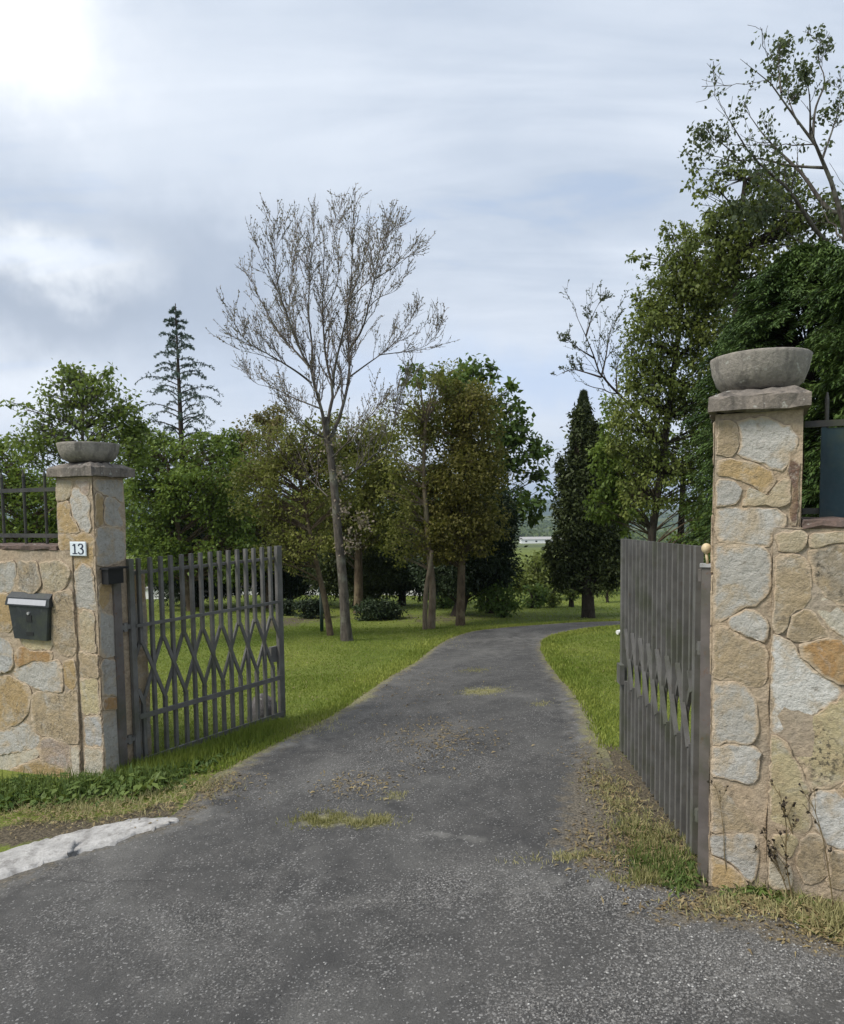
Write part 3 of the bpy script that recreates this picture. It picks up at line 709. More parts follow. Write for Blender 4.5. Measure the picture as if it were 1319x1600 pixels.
# --- left pillar
uL = px_on(FL, 89, 790)[0]; zL = px_on(FL, 146, 744)[1]; dL = px_side(FL, 195, 800)[0]
print('left pillar', uL, zL, dL, 'base', LB)
uWl = px_on(FL, 121, 1000)[0]; zWl = px_on(FL, 50, 859, DW)[1]
pl = thing('gate_pillar', 'stone gate pillar carrying the house number, two faces showing', 'gate pillar', LB)
mb = MB(); rough_box(mb, FL, uL, 0, 0, dL, -.5, zL)
pf2 = lambda a, b, h: FL(a, -h, b)
LP = [('lt', .1, Z6([(215, 625), (370, 622), (390, 750), (330, 838), (232, 860)])), ('p', .1, Z6([(470, 640), (560, 582), (592, 640), (580, 760), (540, 755)])),
      ('lg', .3, Z6([(430, 722), (480, 740), (572, 880), (580, 1220), (510, 1170), (422, 1020), (412, 880)])), ('o', .15, Z6([(228, 892), (350, 870), (378, 1060), (495, 1200), (480, 1238), (235, 1238)])),
      ('o', .1, Z6([(245, 1275), (560, 1270), (630, 1310), (628, 1745), (500, 1745), (420, 1600), (252, 1400)])), ('g', .3, L1([(722, 325), (855, 282), (868, 440), (880, 665), (790, 648), (702, 610)])),
      ('lt', .1, L1([(782, 692), (858, 692), (882, 1075), (800, 1050), (762, 900)])), ('t', .1, L1([(762, 1102), (900, 1102), (910, 1300), (775, 1300)])),
      ('y', .1, L2([(765, 205), (890, 185), (928, 480), (792, 498)])), ('b', .05, L2([(812, 562), (938, 562), (950, 798), (822, 795)])),
      ('ly', .1, L2([(815, 845), (945, 845), (958, 1190), (820, 1190)]))]
for (tn, sp, pts), q in zip(LP, fit([[px_on(FL, *p) for p in pts] for tn, sp, pts in LP])):
    q[:, 0] = np.clip(q[:, 0], np.where(q[:, 1] > zWl, uL + .01, uWl + .01), -.010); q[:, 1] = np.minimum(q[:, 1], zL - .02); stone(mb, q, pf2, TONE[tn], sp)
sf = lambda a, b, h: FL(h, a, b)
LS = [('g', .1, Z6([(655, 595), (1005, 592), (1015, 880), (880, 790), (720, 690)])), ('o', .1, Z6([(645, 822), (755, 822), (765, 1150), (655, 1180)])),
      ('g', .4, Z6([(785, 850), (900, 835), (1020, 950), (1025, 1180), (880, 1160), (785, 1100)])), ('g', .2, Z6([(655, 1205), (800, 1192), (1025, 1195), (1020, 1500), (830, 1560), (655, 1560)])),
      ('o', .1, L1([(900, 485), (1000, 485), (1030, 695), (905, 620)])), ('g', .2, L1([(892, 662), (1035, 760), (1055, 1060), (930, 1080)])),
      ('g', .3, L2([(930, 62), (1080, 62), (1088, 335), (922, 335)])), ('r', .2, L2([(932, 372), (1088, 362), (1088, 458), (942, 478)])), ('g', .2, L2([(952, 502), (1108, 492), (1118, 1050), (975, 1100)]))]
for (tn, sp, pts), q in zip(LS, fit([[px_side(FL, *p) for p in pts] for tn, sp, pts in LS])):
    q[:, 1] = np.minimum(q[:, 1], zL - .02); q[:, 0] = np.clip(q[:, 0], .012, dL - .01); stone(mb, q, sf, TONE[tn], sp)
filler(mb, lambda a, b, h: FL(uL - h, a, b), .30, dL - .02, zWl, zL - .02)
mb.make('shaft', [MA['mortar'], MA['stone']], pl)
zcL = capstone(FL, uL - .028, .042, -.045, dL + .06, zL, pl)
# low buttress behind the gate post, carrying the hinges
zb = px_side(FL, 200, 893, 0)[1]
mb = MB(); rough_box(mb, FL, -.30, -.012, dL - .05, dL + .17, -.5, zb)
for k, (a, b) in enumerate(((-.1, .28), (.32, .62), (.66, .98), (1.0, zb - .03))):
    stone(mb, [(dL + .005, a), (dL + .16, a + .01), (dL + .16, b), (dL + .005, b - .01)], lambda a_, b_, h: FL(-.012 + h, a_, b_), TONE['gtgo'[k]], .2)
mb.make('buttress', [MA['mortar'], MA['stone']], pl)
# --- left wall
wl = thing('stone_wall', 'low rubble stone wall with the letterbox set in it', 'wall', FL(uWl - .05, 0, LB[2]))
uE2 = uWl - 2.6
mb = MB(); rough_box(mb, FL, uE2, uWl, DW, .30, -.6, zWl)
wf2 = lambda a, b, h: FL(a, DW - h, b)
LWs = [('g', .4, L1([(-60, 255), (130, 250), (148, 330), (80, 480), (-60, 515)])), ('lt', .6, L1([(382, 262), (560, 242), (635, 300), (560, 460), (425, 450)])),
       ('o', .3, L1([(-60, 545), (60, 545), (108, 760), (80, 838), (-60, 830)])), ('b', .5, L1([(-60, 910), (60, 1005), (118, 1100), (100, 1185), (-40, 1228)])),
       ('t', .8, L1([(552, 562), (690, 545), (698, 1040), (600, 1058), (525, 1000), (505, 800)])), ('y', .1, L1([(232, 972), (470, 962), (478, 1046), (300, 1050)])),
       ('r', .2, L1([(145, 1118), (230, 1062), (480, 1070), (470, 1138), (300, 1150), (172, 1178)])), ('lg', .2, L2([(145, 140), (330, 24), (580, 70), (598, 180), (580, 278), (420, 248), (250, 180)])),
       ('o', .2, L2([(606, 66), (718, 54), (728, 180), (622, 276), (606, 200)])), ('o', .6, L2([(-60, 215), (100, 204), (268, 310), (248, 440), (150, 585), (30, 635), (-60, 635)])),
       ('t', .7, L2([(332, 372), (500, 342), (730, 342), (768, 500), (778, 758), (700, 788), (560, 728), (342, 640)])), ('lg', .15, L2([(-60, 735), (60, 702), (180, 634), (320, 652), (368, 778), (338, 828), (-60, 888)])),
       ('ly', .1, L2([(-60, 912), (100, 894), (385, 832), (300, 908), (60, 1008), (-60, 1028)])), ('p', .4, L2([(412, 782), (500, 762), (648, 800), (668, 1028), (560, 998), (402, 928)])),
       ('o', .4, L2([(132, 1062), (390, 964), (645, 1052), (640, 1190), (132, 1190)])), ('d', .7, L1([(170, 250), (340, 250), (380, 420), (300, 470), (170, 430)])), ('ly', .1, L2([(675, 815), (785, 822), (805, 1150), (702, 1150)]))]
for (tn, sp, pts), q in zip(LWs, fit([[px_on(FL, *p, DW) for p in pts] for tn, sp, pts in LWs])):
    q[:, 0] = np.minimum(q[:, 0], uWl - .01); q[:, 1] = np.minimum(q[:, 1], zWl - .012); stone(mb, q, wf2, TONE[tn], sp, .006)
uo = px_on(FL, -25, 1000, DW)[0]
filler(mb, wf2, uE2 + .02, uo, -.35, zWl - .02, .33)
mb.make('wall_face', [MA['mortar'], MA['stone']], wl)
coping(FL, uE2, uL - .004, DW, .30, zWl, wl)

# --- concrete bowls on the pillars
def bowl(name, label, c, r, h):
    o = MB(); prof = [(0, .002), (r * .58, 0), (r * .72, .010), (r * .865, h * .26), (r * .955, h * .58), (r * .985, h * .88), (r, h * .97), (r * .985, h), (r * .90, h), (r * .87, h * .95), (r * .80, h * .6), (r * .5, h * .42), (0, h * .40)]
    o.lathe(prof, c, 56)
    V = o.V[0]; a = np.arctan2(V[:, 1] - c[1], V[:, 0] - c[0]); V[:, :2] += (V[:, :2] - c[:2]) * (.010 * np.sin(a * 28))[:, None] + R.normal(size=(len(V), 2)) * .0012
    b = o.make(name, MA['bowl'], None, True, c); tag(b, label, 'planter'); return b
cR = FR(uR * .52, .18, zcR); cL = FL(uL * .5, dL * .5, zcL)
rR = .5 * 158 / FPX * cR[1] * .90; rL = .5 * 96 / FPX * cL[1] * .93
bowl('planter_bowl', 'wide round concrete bowl on the pillar by the teal panel', cR, rR, .148)
bowl('planter_bowl', 'shallow concrete bowl on the pillar with the house number', cL, rL, .125)

# --- letterbox
lb = thing('letterbox', 'dark grey tapering metal letterbox with a white name strip', 'letterbox', FL(px_on(FL, 52, 998, DW)[0], DW, px_on(FL, 52, 998, DW)[1]))
q = lambda px, py: px_on(FL, px, py, DW)
uA, zA = q(19, 946); uB, zB = q(84, 946); uC, zC = q(29, 998); uD, zD = q(81, 998)
zt = (zA + zB) / 2; zb_ = (zC + zD) / 2
mb = MB()
for (a0, b0, a1, b1, d0, d1) in ((uC, uD, uA + .004, uB - .004, DW - .036, DW + .002),):
    c = .008
    V = []
    for z_, aa, bb in ((zb_, a0, b0), (zt, a1, b1)):
        V += [FL(aa + c, d0, z_), FL(bb - c, d0, z_), FL(bb, d0 + c, z_), FL(bb, d1, z_), FL(aa, d1, z_), FL(aa, d0 + c, z_)]
    mb.add(V, [(0, 1, 7, 6), (1, 2, 8, 7), (2, 3, 9, 8), (3, 4, 10, 9), (4, 5, 11, 10), (5, 0, 6, 11), (5, 4, 3, 2, 1, 0), (6, 7, 8, 9, 10, 11)])
um = (uC + uD) / 2
box_ = mb.make('box', MA['box'], lb)
z9 = q(50, 925)[1]
mb = MB(); mb.hexa([FL(uA - .012, DW - .047, zt + .001), FL(uB + .012, DW - .047, zt + .001), FL(uB + .012, DW + .002, zt + .001), FL(uA - .012, DW + .002, zt + .001),
                    FL(uA - .004, DW - .035, zt + .055), FL(uB + .004, DW - .035, zt + .055), FL(uB - .004, DW + .002, z9), FL(uA + .004, DW + .002, z9)])
lid_ = mb.make('lid', MA['box'], lb)
mb = MB(); mb.hexa([FL(uA + .02, DW - .0490, zt + .010), FL(uB - .02, DW - .0490, zt + .010), FL(uB - .02, DW - .041, zt + .010), FL(uA + .02, DW - .041, zt + .010),
                    FL(uA + .02, DW - .0405, zt + .046), FL(uB - .02, DW - .0405, zt + .046), FL(uB - .02, DW - .033, zt + .046), FL(uA + .02, DW - .033, zt + .046)])
mb.make('name_strip', MA['paper'], lid_)
mb = MB(); zl = q(51, 964)[1]
mb.fbox(FL, um - .026, um + .026, DW - .0395, DW - .036, zl - .028, zl + .018); mb.make('lock_plate', MA['black'], box_)
mb = MB(); P = [FL(um, DW - .036, zl + .03), FL(um, DW - .046, zl + .03)]; mb.tube(P, .010, 12); mb.make('lock', MA['chrome'], box_)
mb = MB(); zs = q(54, 989)[1]; mb.fbox(FL, um - .033, um + .037, DW - .038, DW - .0345, zs - .012, zs + .012); mb.make('viewing_slot', MA['black'], box_)
# --- house number plate
hn = thing('house_number_plate', 'small white enamel house number plate on the pillar', 'house number', FL(*(lambda t: (t[0], -.012, t[1]))(px_on(FL, 122, 869))))
a0, z0 = px_on(FL, 110.5, 868.5, -.014); a1, z1 = px_on(FL, 134.5, 846.5, -.014)
mb = MB(); c = .004
mb.add([FL(a0, -.012, z0), FL(a1, -.012, z0), FL(a1, -.012, z1), FL(a0, -.012, z1), FL(a0, -.017, z0), FL(a1, -.017, z0), FL(a1, -.017, z1), FL(a0, -.017, z1),
        FL(a0 + c, -.020, z0 + c), FL(a1 - c, -.020, z0 + c), FL(a1 - c, -.020, z1 - c), FL(a0 + c, -.020, z1 - c)],
       [(0, 1, 5, 4), (1, 2, 6, 5), (2, 3, 7, 6), (3, 0, 4, 7), (4, 5, 9, 8), (5, 6, 10, 9), (6, 7, 11, 10), (7, 4, 8, 11), (8, 9, 10, 11)])
plt_ = mb.make('plate', MA['tile'], hn)
wp, hp = a1 - a0, z1 - z0
def num(mb, pts, wd):                 # thick stroke in plate units (0..1)
    P = resample(pts, 22 if len(pts) > 2 else 4); Wd = np.interp(np.linspace(0, 1, len(P)), np.linspace(0, 1, len(wd)), wd)
    T = nrm(np.gradient(P, axis=0) * A(wp, hp)); N_ = np.stack([-T[:, 1], T[:, 0]], 1); V = []
    for p, n_, ww in zip(P, N_, Wd):
        for s_ in (1, -1):
            for d_ in (-.0198, -.0215):
                V.append(FL(a0 + p[0] * wp + n_[0] * s_ * ww * hp / 2, d_, z0 + p[1] * hp + n_[1] * s_ * ww * hp / 2))
    m = len(P); F = []
    for i_ in range(m - 1):
        b = i_ * 4; F += [(b + 1, b + 5, b + 7, b + 3), (b, b + 4, b + 5, b + 1), (b + 2, b + 3, b + 7, b + 6)]
    F += [(0, 1, 3, 2), (m * 4 - 4, m * 4 - 2, m * 4 - 1, m * 4 - 3)]
    mb.add(V, F)
mb = MB(); num(mb, [(.33, .16), (.33, .5), (.33, .84)], [.13, .13, .13]); num(mb, [(.18, .17), (.48, .17)], [.065, .065]); num(mb, [(.19, .72), (.26, .77), (.31, .84)], [.05, .08, .09])
mb.make('numeral_one', MA['ink'], plt_)
mb = MB(); num(mb, [(.57, .70), (.59, .79), (.69, .845), (.79, .80), (.82, .69), (.77, .575), (.66, .53)], [.10, .10, .06, .11, .14, .10, .05])
num(mb, [(.66, .53), (.79, .48), (.845, .34), (.80, .20), (.69, .15), (.58, .19), (.56, .29)], [.05, .11, .15, .12, .06, .09, .11])
mb.make('numeral_three', MA['ink'], plt_)

# ------------------------------------------------------------------ gates
def gate(label, b0, t0, b1, t1, nb, fA, fB, rails, side, top_s):
    g = thing('gate_leaf', label, 'gate', b0)
    dv = A(b1[0] - b0[0], b1[1] - b0[1], 0); L = np.linalg.norm(dv); dv = dv / L; nv = np.cross(dv, A(0, 0, 1))
    def G(s, f, off=0.):
        zb = b0[2] * (1 - s) + b1[2] * s; zt_ = t0[2] * (1 - s) + t1[2] * s
        return A(b0[0], b0[1], 0) + dv * L * s + nv * off + A(0, 0, zb + (zt_ - zb) * f)
    st = 1 / (nb + .6); pos = [(.55 + k) * st for k in range(nb)]
    for k, s in enumerate(pos):
        mb = MB(); wv, tv = .022, .030; s = s + R.normal() * .0016
        if k % 2:
            mb.bar(G(s, 0), G(s, 1), wv, tv, dv); nm = 'picket'
        else:
            nm = 'forked_picket'
            mb.bar(G(s, fA - .012), G(s, 1), wv, tv, dv); mb.bar(G(s, 0), G(s, fB + .012), wv, tv, dv)
            for sg in (1, -1):
                s2 = pos[k] + sg * 2 * st; f2 = fB
                if s2 > 1.0 - st * .3 or s2 < 0: s2 = pos[k] + sg * st * (.95 if sg > 0 else .5); f2 = fA + (fB - fA) * (.475 if sg > 0 else .25)
                mb.bar(G(s, fA, sg * .0125), G(s2, f2, sg * .0125), .022, .018, dv)
            if k == 0: mb.bar(G(s, fB, .0125), G(s - .5 * st, fB + (fA - fB) * .25, .0125), .026, .013, dv)
        mb.make(nm, MA['gate'], g)
    for f in rails:
        mb = MB(); mb.bar(G(.0, f, (side if f < .9 else top_s) * .021), G(1, f, (side if f < .9 else top_s) * .021), .034 if f < .5 else .022, .016, A(0, 0, 1)); mb.make('rail', MA['gate'], g)
    mb = MB(); mb.bar(G(-.012, .0), G(-.012, 1.0), .036, .034, dv); mb.make('hinge_stile', MA['gate'], g)
    mb = MB(); mb.bar(G(1.0, .0), G(1.0, 1.0), .052, .036, dv); ls_ = mb.make('lock_stile', MA['gate'], g)
    mb = MB(); mb.bar(G(.965, .33, -side * .03), G(.965, .42, -side * .03), .085, .03, dv); mb.make('lock_case', MA['gate'], ls_)
    for f in (.14, .68):
        mb = MB(); mb.bar(G(-.085, f), G(-.012, f), .03, .02, A(0, 0, 1)); mb.tube([G(-.05, f - .02, .0), G(-.05, f + .02, .0)], .018, 8); mb.make('hinge', MA['gate'], g)
    return g
YL0, YL1 = 4.78, 5.86
def lift(p, m=.02):
    p = p.copy(); p[2] = max(p[2], float(gz(p[0], p[1])) + m); return p
gL = gate('grey slatted gate leaf standing open beside the numbered pillar', lift(at(219, 1207, YL0)), at(204, 873, YL0), lift(at(441, 1126, YL1)), at(434, 853, YL1), 15, .60, .295, (.93, .68, .24, .025), 1, -1)
YR0, YR1 = 3.16, 4.52
gR = gate('grey slatted gate leaf seen almost edge on before the bare steel post', lift(at(1083, 1362, YR0)), at(1083, 853, YR0), lift(at(973.5, 1199, YR1)), at(976.5, 842, YR1), 15, .59, .335, (.93, .68, .24, .025), 1, 1)
gR['label'] = 'grey slatted gate leaf seen almost edge on at the post with the knob'
for nm, p in (('L0', at(219, 1207, YL0)), ('L1', at(441, 1126, YL1)), ('R0', at(1083, 1362, YR0)), ('R1', at(973.5, 1199, YR1))):
    print(nm, p, 'ground', float(gz(p[0], p[1])))
# posts
def post(label, base, ztop, w_, mat, cap=True):
    p = thing('gate_post', label, 'gate post', base)
    fr = frame(base); mb = MB(); mb.fbox(fr, -w_ / 2, w_ / 2, -w_ / 2, w_ / 2, base[2] - .25, ztop); mb.make('post', mat, p)
    mb = MB(); mb.fbox(fr, -w_ * .66, w_ * .66, -w_ * .66, w_ * .66, ztop + .001, ztop + .014); mb.make('cap_plate', MA['chrome'] if cap else mat, p)
    return p
bL = gp(190, 1209); ptL = at(181, 893, bL[1])[2]
post('plain square steel post against the numbered pillar', bL, ptL, .062, MA['post'], False)
bR = gp(1099, 1371); ptR = at(1104, 886, bR[1])[2]
pR = post('brownish steel gate post carrying a cream knob', bR, ptR, .046, MA['post'])
frp = frame(bR); mb = MB(); mb.fbox(frp, -.036, -.024, -.02, .02, ptR - .06, ptR - .01); mb.make('bracket', MA['post'], pR)
kc = at(1104, 857, bR[1] - .0)
mb = MB(); a_ = np.linspace(-PI / 2, PI / 2, 11); mb.lathe([(.0205 * math.cos(t) if abs(t) < 1.5 else 0.0001, .0225 * math.sin(t)) for t in a_], kc, 18); mb.tube([A(bR[0], bR[1], ptR + .013), kc - A(0, 0, .02)], .006, 8)
mb.make('knob', MA['ball'], pR, True)
mb = MB(); fb = FL; dA, zA_ = px_side(FL, 157, 901); dB, _z = px_side(FL, 181, 901); bx0 = FL(.03, dA, zA_)
mb.fbox(fb, .012, .07, dA, dB, zA_ - .05, zA_ + .045); mb.fbox(fb, .010, .085, dA - .012, dB + .035, zA_ + .046, zA_ + .058)
hb = mb.make('junction_box', MA['black'], None, False, FL(.04, (dA + dB) / 2, zA_ - .05)); tag(hb, 'black box fixed at the top of the plain gate post', 'box')

# ------------------------------------------------------------------ railings on the walls
rl = thing('iron_railing', 'dark iron railing of upright bars on the wall above the letterbox', 'railing', FL(-.9, .13, zWl + .03))
zr = px_on(FL, 40, 766, .13)[1]; ztp = px_on(FL, 40, 737, .13)[1]
ub = [px_on(FL, x, 800, .13)[0] for x in (72, 39, 5)]; du = ub[1] - ub[0]
ub += [ub[2] + du * k for k in range(1, 8)]
for u in ub:
    mb = MB(); mb.tube([FL(u, .13, zWl - .02), FL(u, .13, ztp - .05)], .0105, 8)
    mb.lathe([(.0001, .05), (.006, .02), (.013, -.005), (.011, -.012), (.011, -.02), (.006, -.026)], FL(u, .13, ztp - .03), 8); mb.make('upright', MA['iron'], rl)
for z_ in (zr, zWl + .09):
    mb = MB(); mb.fbox(FL, ub[-1] - .1, uL - .002, .121, .139, z_ - .014, z_ + .014); mb.make('rail', MA['iron'], rl)
rr = thing('iron_railing', 'iron fence with a dark teal sheet panel on the right hand wall', 'railing', FR(uR + .5, .20, zWr + .03))
zq = px_on(FR, 1300, 661, .2)[1]; uP = px_on(FR, 1287, 740, .2)[0]; uq = px_on(FR, 1293, 640, .2)[0]; zqt = px_on(FR, 1294, 612, .2)[1]
mb = MB(); mb.fbox(FR, uP, uP + 1.5, .194, .200, zWr + .035, zq - .02); mb.make('sheet_panel', MA['teal'], rr)
mb = MB(); mb.fbox(FR, uR + .02, uE, .186, .206, zq - .014, zq + .012); mb.make('rail', MA['iron'], rr)
mb = MB(); mb.fbox(FR, uR + .02, uE, .205, .222, zWr + .05, zWr + .075); mb.make('rail', MA['iron'], rr)
mb = MB(); mb.fbox(FR, uP - .012, uP + .006, .190, .212, zWr + .02, zq - .015); mb.make('panel_edge', MA['teal'], rr)
for k in range(9):
    u = uq + .13 * k
    mb = MB(); mb.tube([FR(u, .212, zWr), FR(u, .212, zqt - .03), FR(u, .212, zqt)], [.008, .008, .003], 8); mb.make('upright', MA['iron'], rr)
# ------------------------------------------------------------------ trees
class Leaves:
    def __init__(s): s.V = []; s.F = []; s.T = []; s.n = 0
    def add(s, C, D, N, L, W, tint, fold=.15):
        V, F, T = leaf_quads(C, D, N, L, W, tint, fold); s.V.append(V); s.F.append(F + s.n); s.T.append(T); s.n += len(V)
    def make(s, name, mat, parent=None, origin=None):
        return build(name, np.concatenate(s.V), np.concatenate(s.F), mat, parent, False, dict(tint=np.concatenate(s.T)), origin)
class Wood:
    def __init__(s): s.V = []; s.F = []; s.n = 0
    def add(s, P, Rr, sides=5):
        P = np.asarray(P, float); Rr = np.asarray(Rr, float)
        if P.ndim == 2: P = P[None]; Rr = Rr[None]
        V, F = tubes(P, Rr, sides); s.V.append(V); s.F.append(F + s.n); s.n += len(V)
    def make(s, name, mat, parent=None):
        return build(name, np.concatenate(s.V), np.concatenate(s.F), mat, parent, True)
def kfor(P, k):
    if k > 0 and isinstance(k, int): return k
    L = np.linalg.norm(np.diff(P, axis=1), axis=2).sum(1); return np.maximum(np.round(L * abs(k)), 1).astype(int)
def spawn(P, Rr, k, lo, hi, ln, ang, up, n=6, curl=.25, rmul=.55, rmin=.0015, taper=.6):
    M_, m, _ = P.shape
    i = np.repeat(np.arange(M_), kfor(P, k)); t = R.uniform(lo, hi, len(i)); f = t * (m - 1); a = np.minimum(f.astype(int), m - 2); fr = (f - a)[:, None]
    p0 = P[i, a] * (1 - fr) + P[i, a + 1] * fr; T = nrm(P[i, a + 1] - P[i, a]); r0 = Rr[i, a] * (1 - fr[:, 0]) + Rr[i, a + 1] * fr[:, 0]
    Ltot = np.linalg.norm(np.diff(P, axis=1), axis=2).sum(1)[i]
    q = nrm(np.cross(T, rdir(len(i)))); an = np.radians(R.normal(ang, ang * .25, len(i)))[:, None]
    d = nrm(T * np.cos(an) + q * np.sin(an) + A(0, 0, up))
    L = (ln * R.uniform(.55, 1.2, len(i)) * (1 - taper * t)) if np.ndim(ln) == 0 else Ltot * R.uniform(ln[0], ln[1], len(i)) * (1 - taper * t)
    s = np.linspace(0, 1, n)[None, :, None]; L = L[:, None, None]
    bend = nrm(rdir(len(i)) + A(0, 0, curl * 4))[:, None]
    Q = p0[:, None] + d[:, None] * s * L + bend * (s ** 2) * L * abs(curl) * (1 if curl > 0 else -1)
    Q[:, 1:] += R.normal(size=(len(i), n - 1, 3)) * L * .018
    rr = np.maximum(r0[:, None] * rmul * (1 - .8 * s[:, :, 0]), rmin)
    return Q, rr
def on_lines(P, k, lo=.1, hi=1.):
    M_, m, _ = P.shape; i = np.repeat(np.arange(M_), kfor(P, k)); f = R.uniform(lo, hi, len(i)) * (m - 1.001); a = f.astype(int); fr = (f - a)[:, None]
    return P[i, a] * (1 - fr) + P[i, a + 1] * fr, nrm(P[i, a + 1] - P[i, a])
def limbs_px(lines, Y, conv=None, n=12, spread=.5, r0=.05, r1=.006, y0=None):
    """traced limbs: photo pixels at depth Y, each swinging towards or away from the viewer as it rises"""
    out = []; rr = []
    for ln in lines:
        pts, ra, rb, sw = ln
        if conv: pts = conv(pts)
        W = np.array([at(x, y, Y) for x, y in pts]); Q = resample(W, n)
        L = np.r_[0, np.cumsum(np.linalg.norm(np.diff(Q, axis=0), axis=1))]
        off = sw[0] + (sw[1] - sw[0]) * L / L[-1]
        Q = CAM + (Q - CAM) * (1 + off / Y)[:, None]
        out.append(Q); rr.append(rb * .45 + (ra - rb * .45) * (1 - np.linspace(0, 1, n)) ** 1.15)
    return np.array(out), np.array(rr)
def finish(name, label, cat, base, wood, bark, leaves, lmat, group=None, trunk='trunk', crown='crown'):
    t = thing(name, label, cat, base, group)
    if wood is not None and wood.n: wood.make(trunk, bark, t)
    if leaves is not None and leaves.n: leaves.make(crown, lmat, t)
    return t
def blob_tree(name, label, base_px, blobs, lmat, bark, L=.09, W=.055, k=2.6, sub=14, cl=.30, trunk=None, tr=.09, Y=None, depth=.85, droop=.2, cat='tree', limb_r=.016, twig=5, split=True, group=None, lsd=.48, shell=.55, vary=.6, minf=.12):
    base = gp(*base_px); Y = Y or base[1]
    if Y != base[1]:
        p = at(base_px[0], base_px[1], Y); base = A(p[0], Y, float(gz(p[0], Y)))
    s = Y / FPX; wood = Wood(); lv = Leaves()
    tp = trunk or [base_px, (blobs[0][0], blobs[0][1])]
    Tq = resample(np.array([base - A(0, 0, .15)] + [at(x, y, Y) for x, y in tp[1:]]), 14)
    wood.add(Tq, np.linspace(tr, tr * .35, 14) * np.r_[1.2, 1.03, np.ones(12)], 9)
    for b in blobs:
        px, py, rx, ry = b[:4]; off = b[4] if len(b) > 4 else R.uniform(-.4, .4) * rx * s
        c = at(px, py, Y + off); rad = A(rx * s, rx * s * depth, ry * s)
        ns = max(3, int(sub * R.uniform(.8, 1.2) * 1.5 * np.clip(rx * ry / 1800., minf, 1.2)))
        u = rdir(ns) * (R.uniform(shell ** 3, 1, ns) ** (1 / 3))[:, None]
        cc = c + u * rad
        # limbs from the trunk into the clumps
        ti = np.clip(np.searchsorted(Tq[:, 2], cc[:, 2] - .55 * np.hypot(cc[:, 0] - Tq[-1, 0], cc[:, 1] - Tq[-1, 1]) - .1), 3, 13)
        a = Tq[ti]; st = np.linspace(0, 1, 7)[None, :, None]
        Lb = np.linalg.norm(cc - a, axis=1)[:, None, None]
        P = a[:, None] * (1 - st) + cc[:, None] * st + A(0, 0, 1) * (st * (1 - st)) * Lb * .22 + rdir(ns)[:, None] * (st * (1 - st)) * Lb * .2
        wood.add(P, np.maximum(limb_r * (1 - .8 * st[:, :, 0]) * R.uniform(.5, 1.1, (ns, 1)), .003), 5)
        if twig:
            Q, rq = spawn(P[:, 3:], np.full((ns, 4), .008), twig, .3, 1., cl * 1.5 * rx * s, 40, .25, 5); wood.add(Q, rq, 3)
        Ntot = int(k * 1.75 * PI * rx * ry * s * s / (.5 * L * W)); per = np.maximum(R.poisson(Ntot / ns * R.uniform(.4, 1.6, ns)), 3)
        idx = np.repeat(np.arange(ns), per); nl = len(idx)
        g = R.normal(size=(nl, 3)) * A(1, 1, .72) * rad * cl * .70 * R.uniform(.75, 1.25, ns)[idx, None]
        p = cc[idx] + g
        d = nrm(rdir(nl) + nrm(g) * .7 + A(0, 0, -droop * 2)); tint = np.clip(R.uniform(0., 1., ns)[idx] * vary + (1 - vary) * .5 + R.normal(size=nl) * .16 + .12 * (g[:, 2] / rad[2]), 0, 1)
        lv.add(p, d, nrm(rdir(nl) + A(0, 0, .9)), L * R.uniform(1 - lsd, 1 + lsd, nl), W * R.uniform(1 - lsd, 1 + lsd, nl), tint)
    return finish(name, label, cat, base, wood, bark, lv, lmat, group)

